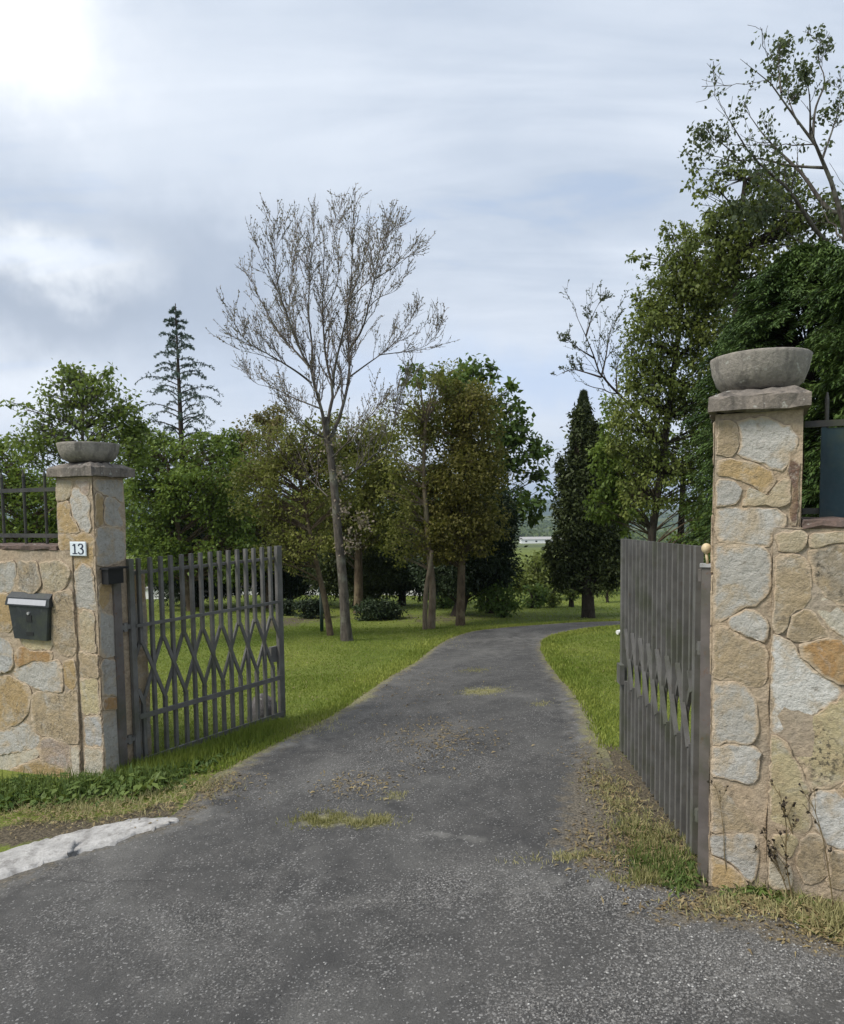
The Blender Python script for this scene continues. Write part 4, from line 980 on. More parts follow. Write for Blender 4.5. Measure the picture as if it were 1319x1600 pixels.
# --- the budding, almost bare tree by the drive
bb = gp(543, 1001); YB = bb[1]; zT = zc(340, 280, 3.471); T0 = (507, 655)
ab = lambda pts: pts
wood = Wood(); lv = Leaves(); 
tk = np.array([bb - A(0, 0, .2)] + [at(x, y, YB) for x, y in [(540, 975), (536, 910), (528, 830), (524, 780), (517, 715), (510, 672), (507, 652)]])
wood.add(resample(tk, 22), np.r_[np.linspace(.118, .080, 4), np.linspace(.077, .052, 18)], 12)
f_ = FPX / YB
def Zl(*p): return [(506 + (x - 506) * .935, y + 6) for x, y in zT(list(p))]
ML = [(Zl((590, 1420), (580, 1320), (565, 1235), (520, 1090), (500, 1000), (440, 910), (380, 760), (330, 630), (240, 450), (180, 320), (150, 215)), .058, .006, (0, -.7)),
      (Zl((500, 1010), (510, 900), (490, 740), (490, 600), (500, 430), (520, 280), (520, 80)), .036, .005, (0, .8)),
      (Zl((495, 1000), (420, 920), (330, 830), (240, 690), (160, 540), (85, 420)), .032, .005, (0, .9)),
      (Zl((505, 1085), (430, 1030), (330, 970), (220, 910), (120, 850), (25, 710)), .032, .004, (0, -1.0)),
      (Zl((330, 970), (200, 930), (90, 905), (25, 860)), .014, .003, (-.5, -.9)),
      (Zl((562, 1225), (400, 1165), (280, 1110), (180, 1085), (95, 1000)), .028, .004, (0, .8)),
      (Zl((575, 1380), (500, 1340), (400, 1250), (330, 1200)), .025, .004, (0, -1.2)),
      (Zl((592, 1400), (603, 1270), (630, 1130), (590, 960), (575, 800), (570, 680), (575, 500), (580, 350), (600, 180)), .060, .006, (0, .5)),
      (Zl((630, 1110), (640, 1000), (690, 800), (720, 650), (740, 450), (745, 250), (750, 40)), .040, .005, (0, -.9)),
      (Zl((598, 1440), (640, 1330), (675, 1250), (715, 1100), (725, 1000), (720, 880), (710, 740), (730, 600), (790, 500), (820, 300), (850, 90)), .058, .005, (0, .7)),
      (Zl((722, 905), (800, 790), (840, 650), (880, 490), (940, 330), (975, 130)), .036, .005, (.2, -.8)),
      (Zl((728, 1050), (830, 980), (920, 920), (1000, 850), (1090, 740), (1180, 690)), .028, .004, (.2, .9)),
      (Zl((910, 930), (1000, 920), (1100, 905), (1200, 860), (1265, 735)), .016, .003, (.6, .2)),
      (Zl((870, 520), (960, 470), (1050, 410), (1150, 335)), .018, .003, (-.5, -.9)),
      (Zl((840, 670), (900, 620), (980, 590), (1050, 545)), .014, .003, (-.3, -.4)),
      (Zl((720, 640), (800, 560), (870, 480), (930, 300), (1060, 230)), .018, .003, (-.3, .8)),
      (Zl((575, 690), (650, 560), (660, 400), (640, 250), (690, 90)), .018, .003, (.2, .5)),
      (Zl((440, 910), (380, 700), (390, 500), (420, 300), (440, 130)), .020, .003, (-.1, .6)),
      (Zl((330, 640), (300, 500), (290, 330), (290, 190)), .016, .003, (-.4, -.9)),
      (Zl((610, 1500), (720, 1400), (800, 1300), (870, 1240), (930, 1150)), .026, .004, (0, -1.0)),
      (Zl((630, 1640), (760, 1560), (860, 1480), (960, 1400), (1000, 1200), (1090, 1020), (1120, 900)), .028, .004, (0, 1.0)),
      (Zl((600, 1700), (480, 1600), (380, 1560), (330, 1480)), .024, .004, (0, .9))]
P0, Q0 = limbs_px(ML, YB, None, 16); Q0 = Q0 * np.linspace(.56, .44, 16)
wood.add(P0, Q0, 6); tw = Wood()
P1, Q1 = spawn(P0, Q0, 9.5, .15, .90, .8, 34, .55, 8, .22, .5, .0030, .68); tw.add(P1, Q1, 4)
P2, Q2 = spawn(P1, Q1, 10., .12, .97, .26, 38, .45, 6, .2, .6, .0026, .3); wood.add(P2, Q2, 3)
P2b, Q2b = spawn(P0[:, 6:], Q0[:, 6:], 4., .1, .96, .2, 38, .5, 5, .2, .4, .0026, .3); wood.add(P2b, Q2b, 3)
for P, k in ((P2, 20.), (P2b, 20.), (P1, 18.)):
    p, t = on_lines(P, k, .15); m = len(p)
    lv.add(p, nrm(t + rdir(m) * .9), rdir(m), R.uniform(.020, .046, m), R.uniform(.012, .023, m), R.uniform(0, 1, m))
# a few leafy shoots low on the trunk
for px, py, r_ in ((517, 690, 16), (534, 800, 12), (548, 850, 14), (566, 815, 10), (530, 740, 14)):
    c = at(px, py, YB); m = 90; p = c + R.normal(size=(m, 3)) * r_ / f_ * .7; lv.add(p, rdir(m), rdir(m), .06, .035, R.uniform(.6, 1, m))
t = finish('budding_tree', 'tall nearly bare tree with thin upright branches and tiny buds', 'tree', bb, wood, BARK['grey'], lv, LEAF['bud']); tw.make('twig_sprays', BARK['twig'], t)
mb = MB(); mb.tube([at(540, 993, YB - .17), at(539, 972, YB - .165)], [.05, .035], 8)
# --- slender leaning tree
blob_tree('leaning_tree', 'slender tree with a leaning trunk and sparse brownish leaves', (518, 993),
          [(450, 765, 62, 62), (425, 705, 50, 48), (482, 705, 48, 52), (520, 760, 40, 60), (400, 770, 40, 50), (470, 830, 54, 44), (440, 860, 46, 36), (500, 690, 36, 40)], LEAF['olive'], BARK['brown'], .055, .034, .85, 18, .26, [(518, 993), (508, 940), (490, 860), (478, 800), (468, 750)], .060)
# --- twin trunk tree
blob_tree('twin_trunk_tree', 'thin tree with two pale trunks and see through foliage', (673, 982),
          [(640, 700, 42, 62), (672, 620, 36, 42), (622, 775, 32, 48), (655, 760, 40, 50), (630, 640, 34, 40), (690, 590, 30, 30), (655, 820, 34, 44), (630, 840, 30, 36)], LEAF['olive'], BARK['pale'], .06, .036, .75, 14, .28,
          [(673, 982), (676, 920), (671, 870), (666, 800), (662, 730), (665, 660)], .075)
b2 = gp(664, 984); wd = Wood(); wd.add(resample(np.array([b2 - A(0, 0, .1)] + [at(x, y, b2[1]) for x, y in ((665, 930), (672, 885), (675, 860))]), 10), np.linspace(.048, .035, 10), 8)
bpy.data.objects['twin_trunk_tree'].children[0].name = 'trunk'
wd.make('trunk', BARK['pale'], bpy.data.objects['twin_trunk_tree'])
# --- rusty olive tree in the middle
blob_tree('rusty_tree', 'dense rusty olive tree with a straight brown trunk beside the drive', (719, 977),
          [(700, 690, 48, 62), (735, 640, 42, 44), (722, 750, 62, 62), (690, 790, 46, 50), (758, 720, 36, 55), (740, 800, 50, 46), (715, 620, 28, 26), (720, 830, 56, 40), (690, 850, 40, 30)], LEAF['rust'], BARK['brown'], .060, .038, 2.3, 22, .26, [(719, 977), (721, 900), (722, 820), (720, 740), (724, 660)], .09)
# --- maple behind it
blob_tree('green_maple', 'green maple with arching leafy branches behind the rusty tree', (768, 958),
          [(742, 602, 40, 40), (788, 645, 40, 46), (815, 705, 40, 44), (832, 765, 34, 30), (800, 795, 42, 36), (705, 598, 34, 30), (770, 700, 46, 60), (765, 790, 44, 50), (762, 580, 16, 14), (800, 603, 14, 12), (846, 738, 14, 10), (835, 690, 20, 20), (840, 812, 20, 12), (700, 650, 40, 50), (650, 592, 24, 22)], LEAF['maple'], BARK['dark'], .12, .085, 1.5, 15, .24, [(768, 958), (765, 860), (760, 760), (752, 650)], .12, droop=.25, shell=.3)
# --- dark yew below
blob_tree('dark_yew', 'broad almost black yew under the rusty tree', (712, 962),
          [(745, 860, 60, 58), (700, 885, 50, 46), (775, 880, 32, 40), (740, 900, 60, 30), (690, 830, 40, 50), (770, 810, 34, 50)], LEAF['yew'], BARK['dark'], .09, .035, 5.5, 30, .26, None, .16, twig=2)
# --- olive trees behind
blob_tree('olive_green_tree', 'rounded olive green tree behind the budding tree', (560, 958),
          [(560, 735, 60, 82), (600, 800, 46, 56), (535, 825, 56, 46), (520, 690, 36, 40), (590, 700, 36, 46), (620, 780, 40, 50), (510, 800, 44, 44)], LEAF['olive'], BARK['brown'], .085, .05, 1.8, 22, .25, None, .12)
blob_tree('brown_green_tree', 'brownish green tree between the leaning tree and the bright tree', (420, 950),
          [(420, 705, 50, 56), (388, 785, 56, 60), (452, 825, 50, 46), (428, 655, 30, 22), (385, 715, 30, 40), (420, 860, 50, 36), (360, 850, 40, 40)], LEAF['brown'], BARK['brown'], .08, .05, 2.0, 20, .25, None, .1)
blob_tree('bright_green_tree', 'full bright green tree above the open left gate', (300, 955),
          [(262, 725, 56, 46), (330, 735, 56, 50), (232, 800, 44, 56), (302, 830, 66, 60), (366, 800, 36, 56), (362, 700, 26, 26), (225, 740, 40, 40), (300, 770, 50, 40), (250, 860, 50, 50), (370, 875, 40, 40), (330, 690, 24, 18), (210, 690, 26, 30)], LEAF['green'], BARK['brown'], .10, .062, 2.0, 22, .24, None, .11)
blob_tree('sapling_maple', 'light green open crowned tree rising behind the left pillar', (128, 1000),
          [(130, 605, 46, 34), (82, 645, 44, 36), (178, 640, 40, 40), (130, 680, 66, 36), (62, 690, 40, 40), (205, 655, 24, 32), (163, 572, 14, 16), (102, 588, 26, 20), (20, 632, 22, 8), (180, 700, 46, 40), (120, 590, 30, 22), (150, 630, 60, 50), (90, 700, 60, 40), (215, 690, 30, 40)], LEAF['fresh'], BARK['grey'], .066, .045, .85, 22, .27, [(128, 1000), (128, 850), (128, 740), (130, 640)], .05, Y=10.5, shell=.2, limb_r=.008)
blob_tree('leafy_tree', 'mid green leafy tree behind the railing above the letterbox', (40, 1010),
          [(15, 730, 50, 46), (62, 790, 50, 56), (-40, 760, 60, 80), (105, 800, 40, 60), (10, 840, 60, 50), (90, 860, 50, 50), (-20, 690, 30, 26), (-120, 780, 70, 90)], LEAF['green'], BARK['brown'], .075, .045, 1.7, 18, .25, [(40, 1010), (40, 860), (40, 760)], .07, Y=12.5)
# --- small dark conifers under the trees
for px, py, bl, lab in ((452, 946, [(455, 885, 50, 46), (430, 900, 44, 32), (452, 850, 46, 44), (480, 900, 40, 26)], 'dark low conifer behind the leaning trunk'),
                        (556, 948, [(560, 880, 60, 50), (595, 896, 50, 36), (525, 890, 46, 36), (565, 840, 46, 44), (610, 850, 46, 46)], 'dark spreading conifer right of the budding trunk'),
                        (628, 946, [(630, 870, 50, 50), (645, 898, 40, 34), (610, 893, 44, 34), (650, 840, 40, 46)], 'dark conifer left of the twin trunks'),
                        (310, 948, [(310, 885, 50, 46), (270, 890, 46, 46), (350, 885, 46, 46), (290, 840, 50, 40)], 'dark conifer seen through the left gate')):
    blob_tree('dark_conifer', lab, (px, py), bl, LEAF['yew'] if px != 556 else LEAF['conifer'], BARK['dark'], .10, .035, 5.0, 26, .28, None, .12, cat='tree', twig=2)
# --- right hand group
blob_tree('broad_dark_tree', 'dark conifer with a bare lower trunk standing on the far lawn', (920, 965),
          [(915, 790, 34, 62), (896, 862, 30, 40), (940, 858, 30, 46), (915, 900, 44, 22), (880, 880, 18, 26), (925, 730, 24, 40), (950, 890, 20, 22), (905, 830, 36, 40), (955, 835, 22, 46), (948, 765, 26, 50), (968, 868, 18, 30), (880, 790, 20, 44), (888, 740, 16, 36), (936, 700, 20, 40), (905, 700, 20, 40), (872, 862, 16, 26), (960, 800, 22, 40), (878, 895, 22, 26), (960, 893, 24, 28), (918, 908, 46, 18), (902, 650, 12, 34), (918, 670, 16, 34)], LEAF['conifer'], BARK['dark'], .085, .04, 2.6, 26, .25, None, .15, twig=2)
def spire(name, label, base_px, top_px, hw, lmat, Y=None, L=.09, k=9000, prof=None):
    base = gp(*base_px); Y = Y or base[1]
    p = at(base_px[0], base_px[1], Y); base = A(p[0], Y, float(gz(p[0], Y))); top = at(top_px[0], top_px[1], Y)
    H = top[2] - base[2]; wood = Wood(); wood.add(np.linspace(base - A(0, 0, .2), top - A(0, 0, .3), 8), np.linspace(.13, .01, 8), 8)
    lv = Leaves(); h = R.uniform(.0, 1, k) ** 1.15; az = R.uniform(0, 2 * PI, k)
    lob = 1 + .22 * np.sin(az * 4 + h * 19) + .12 * np.sin(az * 3 - h * 41) + .08 * np.sin(az * 9 + h * 70)
    rad = hw * Y / FPX * np.interp(h, *prof) * lob * R.uniform(.45, 1.12, k) ** .5
    ax = base[None] * (1 - h[:, None]) + top[None] * h[:, None]
    out = np.stack([np.cos(az), np.sin(az), np.zeros(k)], 1)
    P = ax + out * rad[:, None]
    lv.add(P, nrm(out * .55 + A(0, 0, 1) + rdir(k) * .35), nrm(out + rdir(k) * .4), L * R.uniform(.7, 1.3, k), L * .38, np.clip(.5 + .35 * np.sin(az * 5 + h * 23) + R.normal(size=k) * .2, 0, 1))
    return finish(name, label, 'tree', base, wood, BARK['dark'], lv, lmat)
spire('columnar_cypress', 'narrow pointed dark cypress with a thin tip behind the far lawn', (908, 955), (912, 614), 27, LEAF['conifer'], 23, .13, 15000, ([0, .1, .45, .7, .85, .95, 1], [.9, 1, .86, .66, .42, .2, .03]))
blob_tree('feathery_tree', 'tall feathery green tree with sky gaps above the right gate', (1018, 960),
          [(1040, 480, 50, 54), (1008, 560, 44, 56), (1085, 420, 50, 54), (1060, 560, 60, 66), (998, 660, 40, 60), (1070, 680, 62, 70), (1030, 750, 50, 50), (1095, 760, 32, 56), (1115, 520, 44, 80), (985, 735, 22, 44), (1010, 480, 24, 30), (1060, 370, 30, 26), (1000, 405, 14, 14), (960, 690, 20, 30), (980, 800, 20, 20), (1100, 620, 50, 60), (1030, 620, 50, 50), (1020, 530, 50, 60), (1060, 450, 60, 60), (1100, 480, 50, 60), (1120, 690, 36, 90), (975, 640, 26, 40), (1130, 430, 40, 50)], LEAF['sunny'], BARK['dark'], .054, .037, 1.0, 24, .23, [(1018, 960), (1018, 850), (1030, 760), (1045, 640), (1060, 520), (1070, 420)], .075, Y=10.5, shell=.25, droop=.45, limb_r=.010)
blob_tree('low_green_tree', 'hanging yellow green foliage beside the right gate top', (1075, 960),
          [(1000, 790, 26, 30), (1090, 800, 26, 46), (1040, 715, 60, 44), (985, 700, 34, 50), (1080, 840, 26, 30), (950, 750, 20, 36), (968, 800, 22, 36), (955, 700, 24, 36), (950, 655, 20, 34), (944, 745, 26, 40), (940, 790, 24, 30), (965, 740, 26, 50)], LEAF['green'], BARK['brown'], .075, .045, 1.5, 18, .26, None, .07, Y=12.5, droop=.5)
# sparse bare tree left of it
zS = zc(860, 320, 2.8736)
SL = [(zS([(600, 1200), (430, 980), (320, 860), (230, 770), (200, 690), (160, 590), (130, 530), (100, 430)]), .05, .004, (0, -.3)),
      (zS([(230, 775), (150, 750), (90, 740), (25, 770)]), .02, .003, (-.2, .3)), (zS([(200, 690), (120, 640), (60, 590)]), .018, .003, (-.2, -.6)),
      (zS([(160, 590), (190, 500), (230, 420)]), .018, .003, (-.2, .5)), (zS([(230, 770), (250, 680), (270, 560), (300, 480)]), .02, .003, (-.2, .5)), (zS([(300, 840), (300, 720), (350, 640)]), .02, .003, (0, .5))]
YS = 13.0; wood = Wood(); lv = Leaves(); P0, Q0 = limbs_px(SL, YS, None, 12)
sb = at(1055, 970, YS); sb[2] = gz(sb[0], sb[1]); wood.add(resample(np.array([sb - A(0, 0, .1), at(1063, 850, YS), at(1068, 738, YS)]), 8), np.linspace(.08, .05, 8), 7)
wood.add(P0, Q0, 5); P1, Q1 = spawn(P0, Q0, 10, .2, 1, (.18, .4), 42, .3, 7, .2, .5, .003, .4); wood.add(P1, Q1, 4)
P2, Q2 = spawn(P1, Q1, 5, .2, 1, (.3, .6), 42, .2, 5, .2, .5, .0028, .4); wood.add(P2, Q2, 3)
for P, k in ((P1, 7), (P2, 6)):
    p, t_ = on_lines(P, k, .15); m = len(p); lv.add(p, nrm(t_ + rdir(m) * .9), rdir(m), R.uniform(.022, .05, m), R.uniform(.015, .028, m), R.uniform(0, 1, m))
finish('sparse_tree', 'thin sparse tree leaning out left of the feathery green tree', 'tree', sb, wood, BARK['dark'], lv, LEAF['poplar'])
# the tall poplar, upper right
zP = zc(820, 20, 2.6433)
PLm = [(zP([(1500, 2100), (1420, 1500), (1370, 1150), (1330, 950), (1300, 800), (1230, 600), (1190, 530), (1130, 460), (1060, 330), (1000, 280), (940, 240), (890, 190)]), .13, .006, (0, -.6)),
       (zP([(1190, 530), (1200, 400), (1240, 280), (1210, 180), (1240, 75)]), .035, .005, (0, .5)), (zP([(1180, 510), (1175, 330), (1140, 210)]), .028, .004, (0, -.5)),
       (zP([(1310, 830), (1250, 810), (1150, 670), (1080, 600), (1000, 520), (940, 440), (880, 350)]), .06, .005, (0, .8)),
       (zP([(1345, 1040), (1220, 920), (1150, 820), (1090, 730), (1000, 650), (930, 580), (850, 450), (770, 320)]), .06, .005, (0, -.7)),
       (zP([(1240, 640), (1090, 630), (960, 600), (880, 620), (780, 590), (670, 595)]), .035, .004, (0, .6)), (zP([(1150, 825), (1060, 820), (980, 825), (880, 790)]), .03, .004, (0, -.3)),
       (zP([(1060, 330), (1050, 230), (1060, 120)]), .022, .004, (-.5, .1)), (zP([(1130, 460), (1090, 350), (1100, 250)]), .022, .004, (0, .6)),
       (zP([(1230, 600), (1290, 420), (1310, 270)]), .03, .004, (0, .4)), (zP([(900, 620), (800, 530), (690, 510)]), .02, .004, (.3, -.4)),
       (zP([(1345, 1040), (1260, 1000), (1100, 930), (950, 900), (870, 940)]), .05, .005, (0, 1.)), (zP([(1340, 950), (1420, 700), (1440, 500), (1420, 300)]), .06, .005, (0, 0)), (zP([(1320, 850), (1400, 760), (1500, 600)]), .05, .005, (0, -.5))]
YP = 9.0; wood = Wood(); lv = Leaves(); P0, Q0 = limbs_px(PLm, YP, None, 14); Q0[1:] = Q0[1:] * .55; Q0[0] *= .68
pb = P0[0][0].copy(); gb = A(pb[0] + .12, pb[1], float(gz(pb[0] + .12, pb[1]))); wood.add(resample(np.array([gb - A(0, 0, .2), pb * .5 + gb * .5, pb]), 6), np.linspace(.14, .10, 6), 10)
wood.add(P0, Q0, 7); P1, Q1 = spawn(P0[:, 3:], Q0[:, 3:], 9, .15, .97, (.12, .28), 45, .25, 8, .18, .5, .0035, .4); wood.add(P1, Q1, 4)
P2, Q2 = spawn(P1, Q1, 4, .25, 1, (.3, .6), 45, .15, 5, .2, .5, .0028, .4); wood.add(P2, Q2, 3)
def clusters(P, frac, per, sp, L, W):
    m = len(P); sel = R.random(m) < frac; p, t_ = on_lines(P[sel], 2, .55, 1.); i = np.repeat(np.arange(len(p)), R.poisson(per, len(p)))
    q = p[i] + R.normal(size=(len(i), 3)) * sp; mm = len(i)
    lv.add(q, nrm(rdir(mm) + A(0, 0, -.9)), rdir(mm), L * R.uniform(.7, 1.25, mm), W * R.uniform(.7, 1.25, mm), np.clip(R.uniform(.1, .9, len(p))[i] + R.normal(size=mm) * .15, 0, 1))
clusters(P2, .27, 6, .05, .058, .042); clusters(P1, .36, 7, .055, .058, .042)
low = P1[P1[:, -1, 2] < at(1200, 300, YP)[2]]; clusters(low, .95, 20, .09, .064, .046)
finish('poplar', 'tall thin poplar with drooping leaf clusters, the highest tree', 'tree', gb, wood, BARK['grey'], lv, LEAF['poplar'])
blob_tree('leafy_poplar', 'dark leafed poplar with an upright stem between the feathery tree and the conifer', (1152, 975),
          [(1150, 380, 44, 50), (1175, 330, 40, 40), (1125, 330, 30, 40), (1200, 290, 40, 40), (1225, 350, 40, 36), (1160, 440, 44, 40), (1120, 420, 34, 40), (1100, 290, 24, 30), (1150, 260, 24, 26), (1230, 300, 40, 44), (1270, 340, 40, 44), (1190, 390, 50, 50), (1110, 370, 34, 40), (1300, 350, 40, 50)], LEAF['sunny'], BARK['dark'], .060, .042, .85, 20, .23, [(1152, 975), (1152, 700), (1150, 480), (1158, 330), (1165, 280)], .08, Y=9.6, shell=.2, droop=.6, limb_r=.008)
# dark conifer hedge trees behind the right wall: drooping sprays laid over the body
def spray_conifer(name, label, c_px, Y, w_px, h_px, lmat, kk=900, L=.17, sd=0):
    c = at(c_px[0], c_px[1], Y); base = A(c[0], c[1], float(gz(c[0], c[1]))); s = Y / FPX
    wood = Wood(); top = c + A(0, 0, h_px * s); wood.add(np.linspace(base - A(0, 0, .2), top - A(0, 0, .5), 8), np.linspace(.14, .02, 8), 8)
    lv = Leaves(); H = top[2] - base[2]
    h = R.uniform(.06, 1, kk) ** .9; az = R.uniform(0, 2 * PI, kk); rr = w_px * s * np.interp(h, [0, .12, .5, .8, .93, 1], [.85, 1, 1, .92, .68, .25]) * (1 + .16 * np.sin(az * 4 + h * 15 + sd) + .12 * np.sin(az * 7 - h * 31 + sd)) * R.uniform(.70, 1.16, kk)
    o = np.stack([np.cos(az), np.sin(az), np.zeros(kk)], 1); a0 = A(c[0], c[1], 0) + A(0, 0, 1) * (base[2] + h * H)[:, None]
    n_ = 7; st = np.linspace(0, 1, n_)[None, :, None]; L = L * .46
    tip = a0 + o * rr[:, None]; root = a0 + o * (rr * .25)[:, None] - A(0, 0, .12)
    P = root[:, None] * (1 - st) + tip[:, None] * st + A(0, 0, .30) * (st * (1 - st)) - A(0, 0, .10) * st ** 3
    wood.add(P, np.maximum(.010 * (1 - st[:, :, 0]) + np.zeros((kk, 1)), .002), 3)
    per = 120; p, t_ = on_lines(P, per, .35, 1.0); m = len(p); sid = nrm(np.cross(t_, A(0, 0, 1))) * R.choice([-1, 1], m)[:, None]
    tt_ = np.repeat(np.clip(R.uniform(.1, .9, kk), 0, 1), per)
    lv.add(p + R.normal(size=(m, 3)) * .018, nrm(t_ * .8 + sid * R.uniform(.3, 1., m)[:, None] + A(0, 0, -.12) + rdir(m) * .25), nrm(A(0, 0, 1) + rdir(m) * .45), L * R.uniform(.45, 1.1, m), L * .20, np.clip(tt_ + R.normal(size=m) * .18, 0, 1), .05)
    return finish(name, label, 'tree', base, wood, BARK['dark'], lv, lmat)
spray_conifer('garden_conifer', 'dense dark green conifer directly behind the right planter bowl', (1262, 700), 6.6, 135, 300, LEAF['cypress'], 1700, .16, 0)
spray_conifer('garden_conifer', 'dark conifer at the right edge behind the teal panel', (1400, 700), 5.6, 125, 345, LEAF['cypress'], 1100, .15, 2)
spray_conifer('garden_conifer', 'olive tinged conifer half hidden behind the right pillar', (1168, 790), 8.4, 75, 300, LEAF['cypress'], 1000, .15, 4)
# --- cedar with thin drooping branches
YC = 20.0; ct = at(274, 474, YC); cb = A(ct[0] + .1, YC, float(gz(ct[0], YC))); wood = Wood(); lv = Leaves(); H = ct[2] - cb[2]
wood.add(np.linspace(cb - A(0, 0, .2), ct, 14), np.linspace(.16, .012, 14), 8)
kb = 104; h = np.linspace(.28, .985, kb) + R.normal(size=kb) * .006; az = np.arange(kb) * 2.4 + R.normal(size=kb) * .4
ln = (66 * YC / FPX) * np.interp(h, [.28, .5, .7, .8, .93, 1], [1.5, 1.28, .95, .70, .34, .10]) * R.uniform(.6, 1.15, kb)
o = np.stack([np.cos(az), np.sin(az), np.zeros(kb)], 1); st = np.linspace(0, 1, 9)[None, :, None]; a0 = cb + (ct - cb) * h[:, None]
P = a0[:, None] + o[:, None] * st * ln[:, None, None] + A(0, 0, 1) * (.50 * st - .50 * st ** 3.2) * ln[:, None, None]
wood.add(P, .030 * (1 - .85 * st[:, :, 0]) * (1.25 - h[:, None]), 4)
P1, Q1 = spawn(P, np.full((kb, 9), .008), 9, .25, 1., (.07, .15), 62, -.25, 5, -.3, .5, .003, .3); wood.add(P1, Q1, 3)
for PP, k_ in ((P, 80), (P1, 9)):
    p, t_ = on_lines(PP, k_, .12); m = len(p); lv.add(p, nrm(t_ * .5 + rdir(m) * .7 + A(0, 0, -.25)), rdir(m), R.uniform(.04, .085, m), .026, R.uniform(0, 1, m), .02)
finish('cedar', 'spire shaped cedar with thin layered drooping branches', 'tree', cb, wood, BARK['dark'], lv, LEAF['cedar'])
# --- shrubs and small trees on the far lawn
def shrub(name, label, base_px, blobs, lmat, L=.07, W=.04, k=3.2, cat='shrub', tr=.03, **kw):
    return blob_tree(name, label, base_px, blobs, lmat, BARK['dark'], L, W, k, 18, .36, [base_px, (base_px[0], base_px[1] - 12), (blobs[0][0], blobs[0][1])], tr, cat=cat, limb_r=.010, twig=2, minf=.9, **kw)
shrub('clipped_shrub', 'low black green shrub left of the leaning trunk', (482, 966), [(483, 951, 24, 14)], LEAF['yew'], .06, .03, 6)
shrub('clipped_shrub', 'wide low dark shrub between the budding tree and twin trunks', (596, 968), [(580, 953, 22, 14), (606, 953, 22, 15)], LEAF['yew'], .06, .03, 6)
shrub('clipped_shrub', 'small dark shrub seen past the left gate end', (452, 962), [(448, 950, 14, 12)], LEAF['yew'], .06, .03, 5)
shrub('lawn_shrub', 'green bush on the far lawn right of the twin trunks', (690, 950), [(690, 936, 22, 15), (712, 935, 16, 14)], LEAF['maple'], .08, .045, 2.4)
shrub('lawn_shrub', 'dark bush with a black base on the lawn behind the drive bend', (786, 965), [(778, 935, 22, 20), (798, 938, 16, 16), (787, 953, 11, 9)], LEAF['maple'], .075, .04, 2.8)
shrub('lawn_shrub', 'rounded green bush left of the black based bush', (752, 955), [(752, 935, 15, 20)], LEAF['maple'], .08, .045, 2.6)
shrub('lawn_shrub', 'rounded bush in front of the pale willow', (831, 950), [(831, 932, 18, 18), (845, 930, 10, 14)], LEAF['maple'], .09, .05, 2.6)
shrub('lawn_shrub', 'upright small bush between the willow and the dark trunk', (865, 949), [(865, 930, 14, 18)], LEAF['mid'], .09, .05, 2.4)
shrub('lawn_sapling', 'young tree with a thin trunk left of the dark trunk', (893, 948), [(893, 920, 13, 14), (890, 905, 10, 10)], LEAF['mid'], .09, .05, 2.2, 'tree', .09)
shrub('lawn_sapling', 'little sapling on the lawn right of the dark trunk', (949, 942), [(948, 922, 13, 12), (955, 914, 8, 8)], LEAF['mid'], .09, .05, 1.6, 'tree', .05)
shrub('weeping_willow', 'pale yellow green willow mound beyond the bushes', (838, 938), [(838, 888, 24, 22), (820, 905, 20, 22), (853, 902, 18, 24), (806, 918, 12, 14), (846, 872, 14, 10)], LEAF['willow'], .16, .06, 2.6, 'tree', .12)
# --- trees far behind, closing the view under the crowns
for k_, (px, lab) in enumerate(((-60, 'far tree behind the railing, leftmost of the back row'), (70, 'far tree behind the left pillar'), (215, 'far tree behind the bright green tree'), (345, 'far tree low behind the left gate slats'),
                 (480, 'far tree behind the leaning trunk'), (600, 'far tree behind the olive green tree'), (680, 'far tree behind the twin trunks'), (990, 'far tree beyond the sapling on the right lawn'), (1090, 'far tree behind the right gate leaf'))):
    Yf = 34 + (k_ * 7) % 12; p = at(px, 930, Yf); hh = R.uniform(.8, 1.1) * (1 if px < 900 else .35)
    blob_tree('far_tree', lab, (px, 925), [(px - 40, 850 + 30 * (hh < .5), 46, 36 * hh), (px + 34, 840 + 36 * (hh < .5), 46, 40 * hh), (px, 790 + 70 * (hh < .5), 52, 50 * hh), (px + 5, 880, 50, 30 * hh)], LEAF['mid' if k_ % 2 else 'green'], BARK['dark'], .20, .13, 2.2, 15, .27, None, .16, Y=Yf, twig=0)
# ------------------------------------------------------------------ grass, weeds, gravel
def scatter(n_, x0, x1, y0, y1, power=1.0):
    Y = y0 + (y1 - y0) * R.random(n_) ** power; X = R.uniform(x0, x1, n_); return X, Y
def blades(lv, X, Y, hgt, wid, tint, lean=.5, nseg=1):
    n_ = len(X); P = np.stack([X, Y, gz(X, Y) - .004], 1)
    az = R.uniform(0, 2 * PI, n_); d = nrm(np.stack([np.cos(az), np.sin(az), np.zeros(n_)], 1) * np.abs(R.normal(0, lean, n_))[:, None] + A(0, 0, 1))
    lv.add(P, d, rdir(n_) + A(0, -1, .2), hgt, wid, tint, .02)
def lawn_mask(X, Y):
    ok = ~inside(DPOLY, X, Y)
    d = patches(X, Y, DIRT_SHADE_G); return ok & (R.random(len(X)) > np.clip(d * 1.5 - .25, 0, .97))
def behind(X, Y, fr, m=.32): return (X - fr.o[0]) * IN[0] + (Y - fr.o[1]) * IN[1] > m
lv = Leaves()
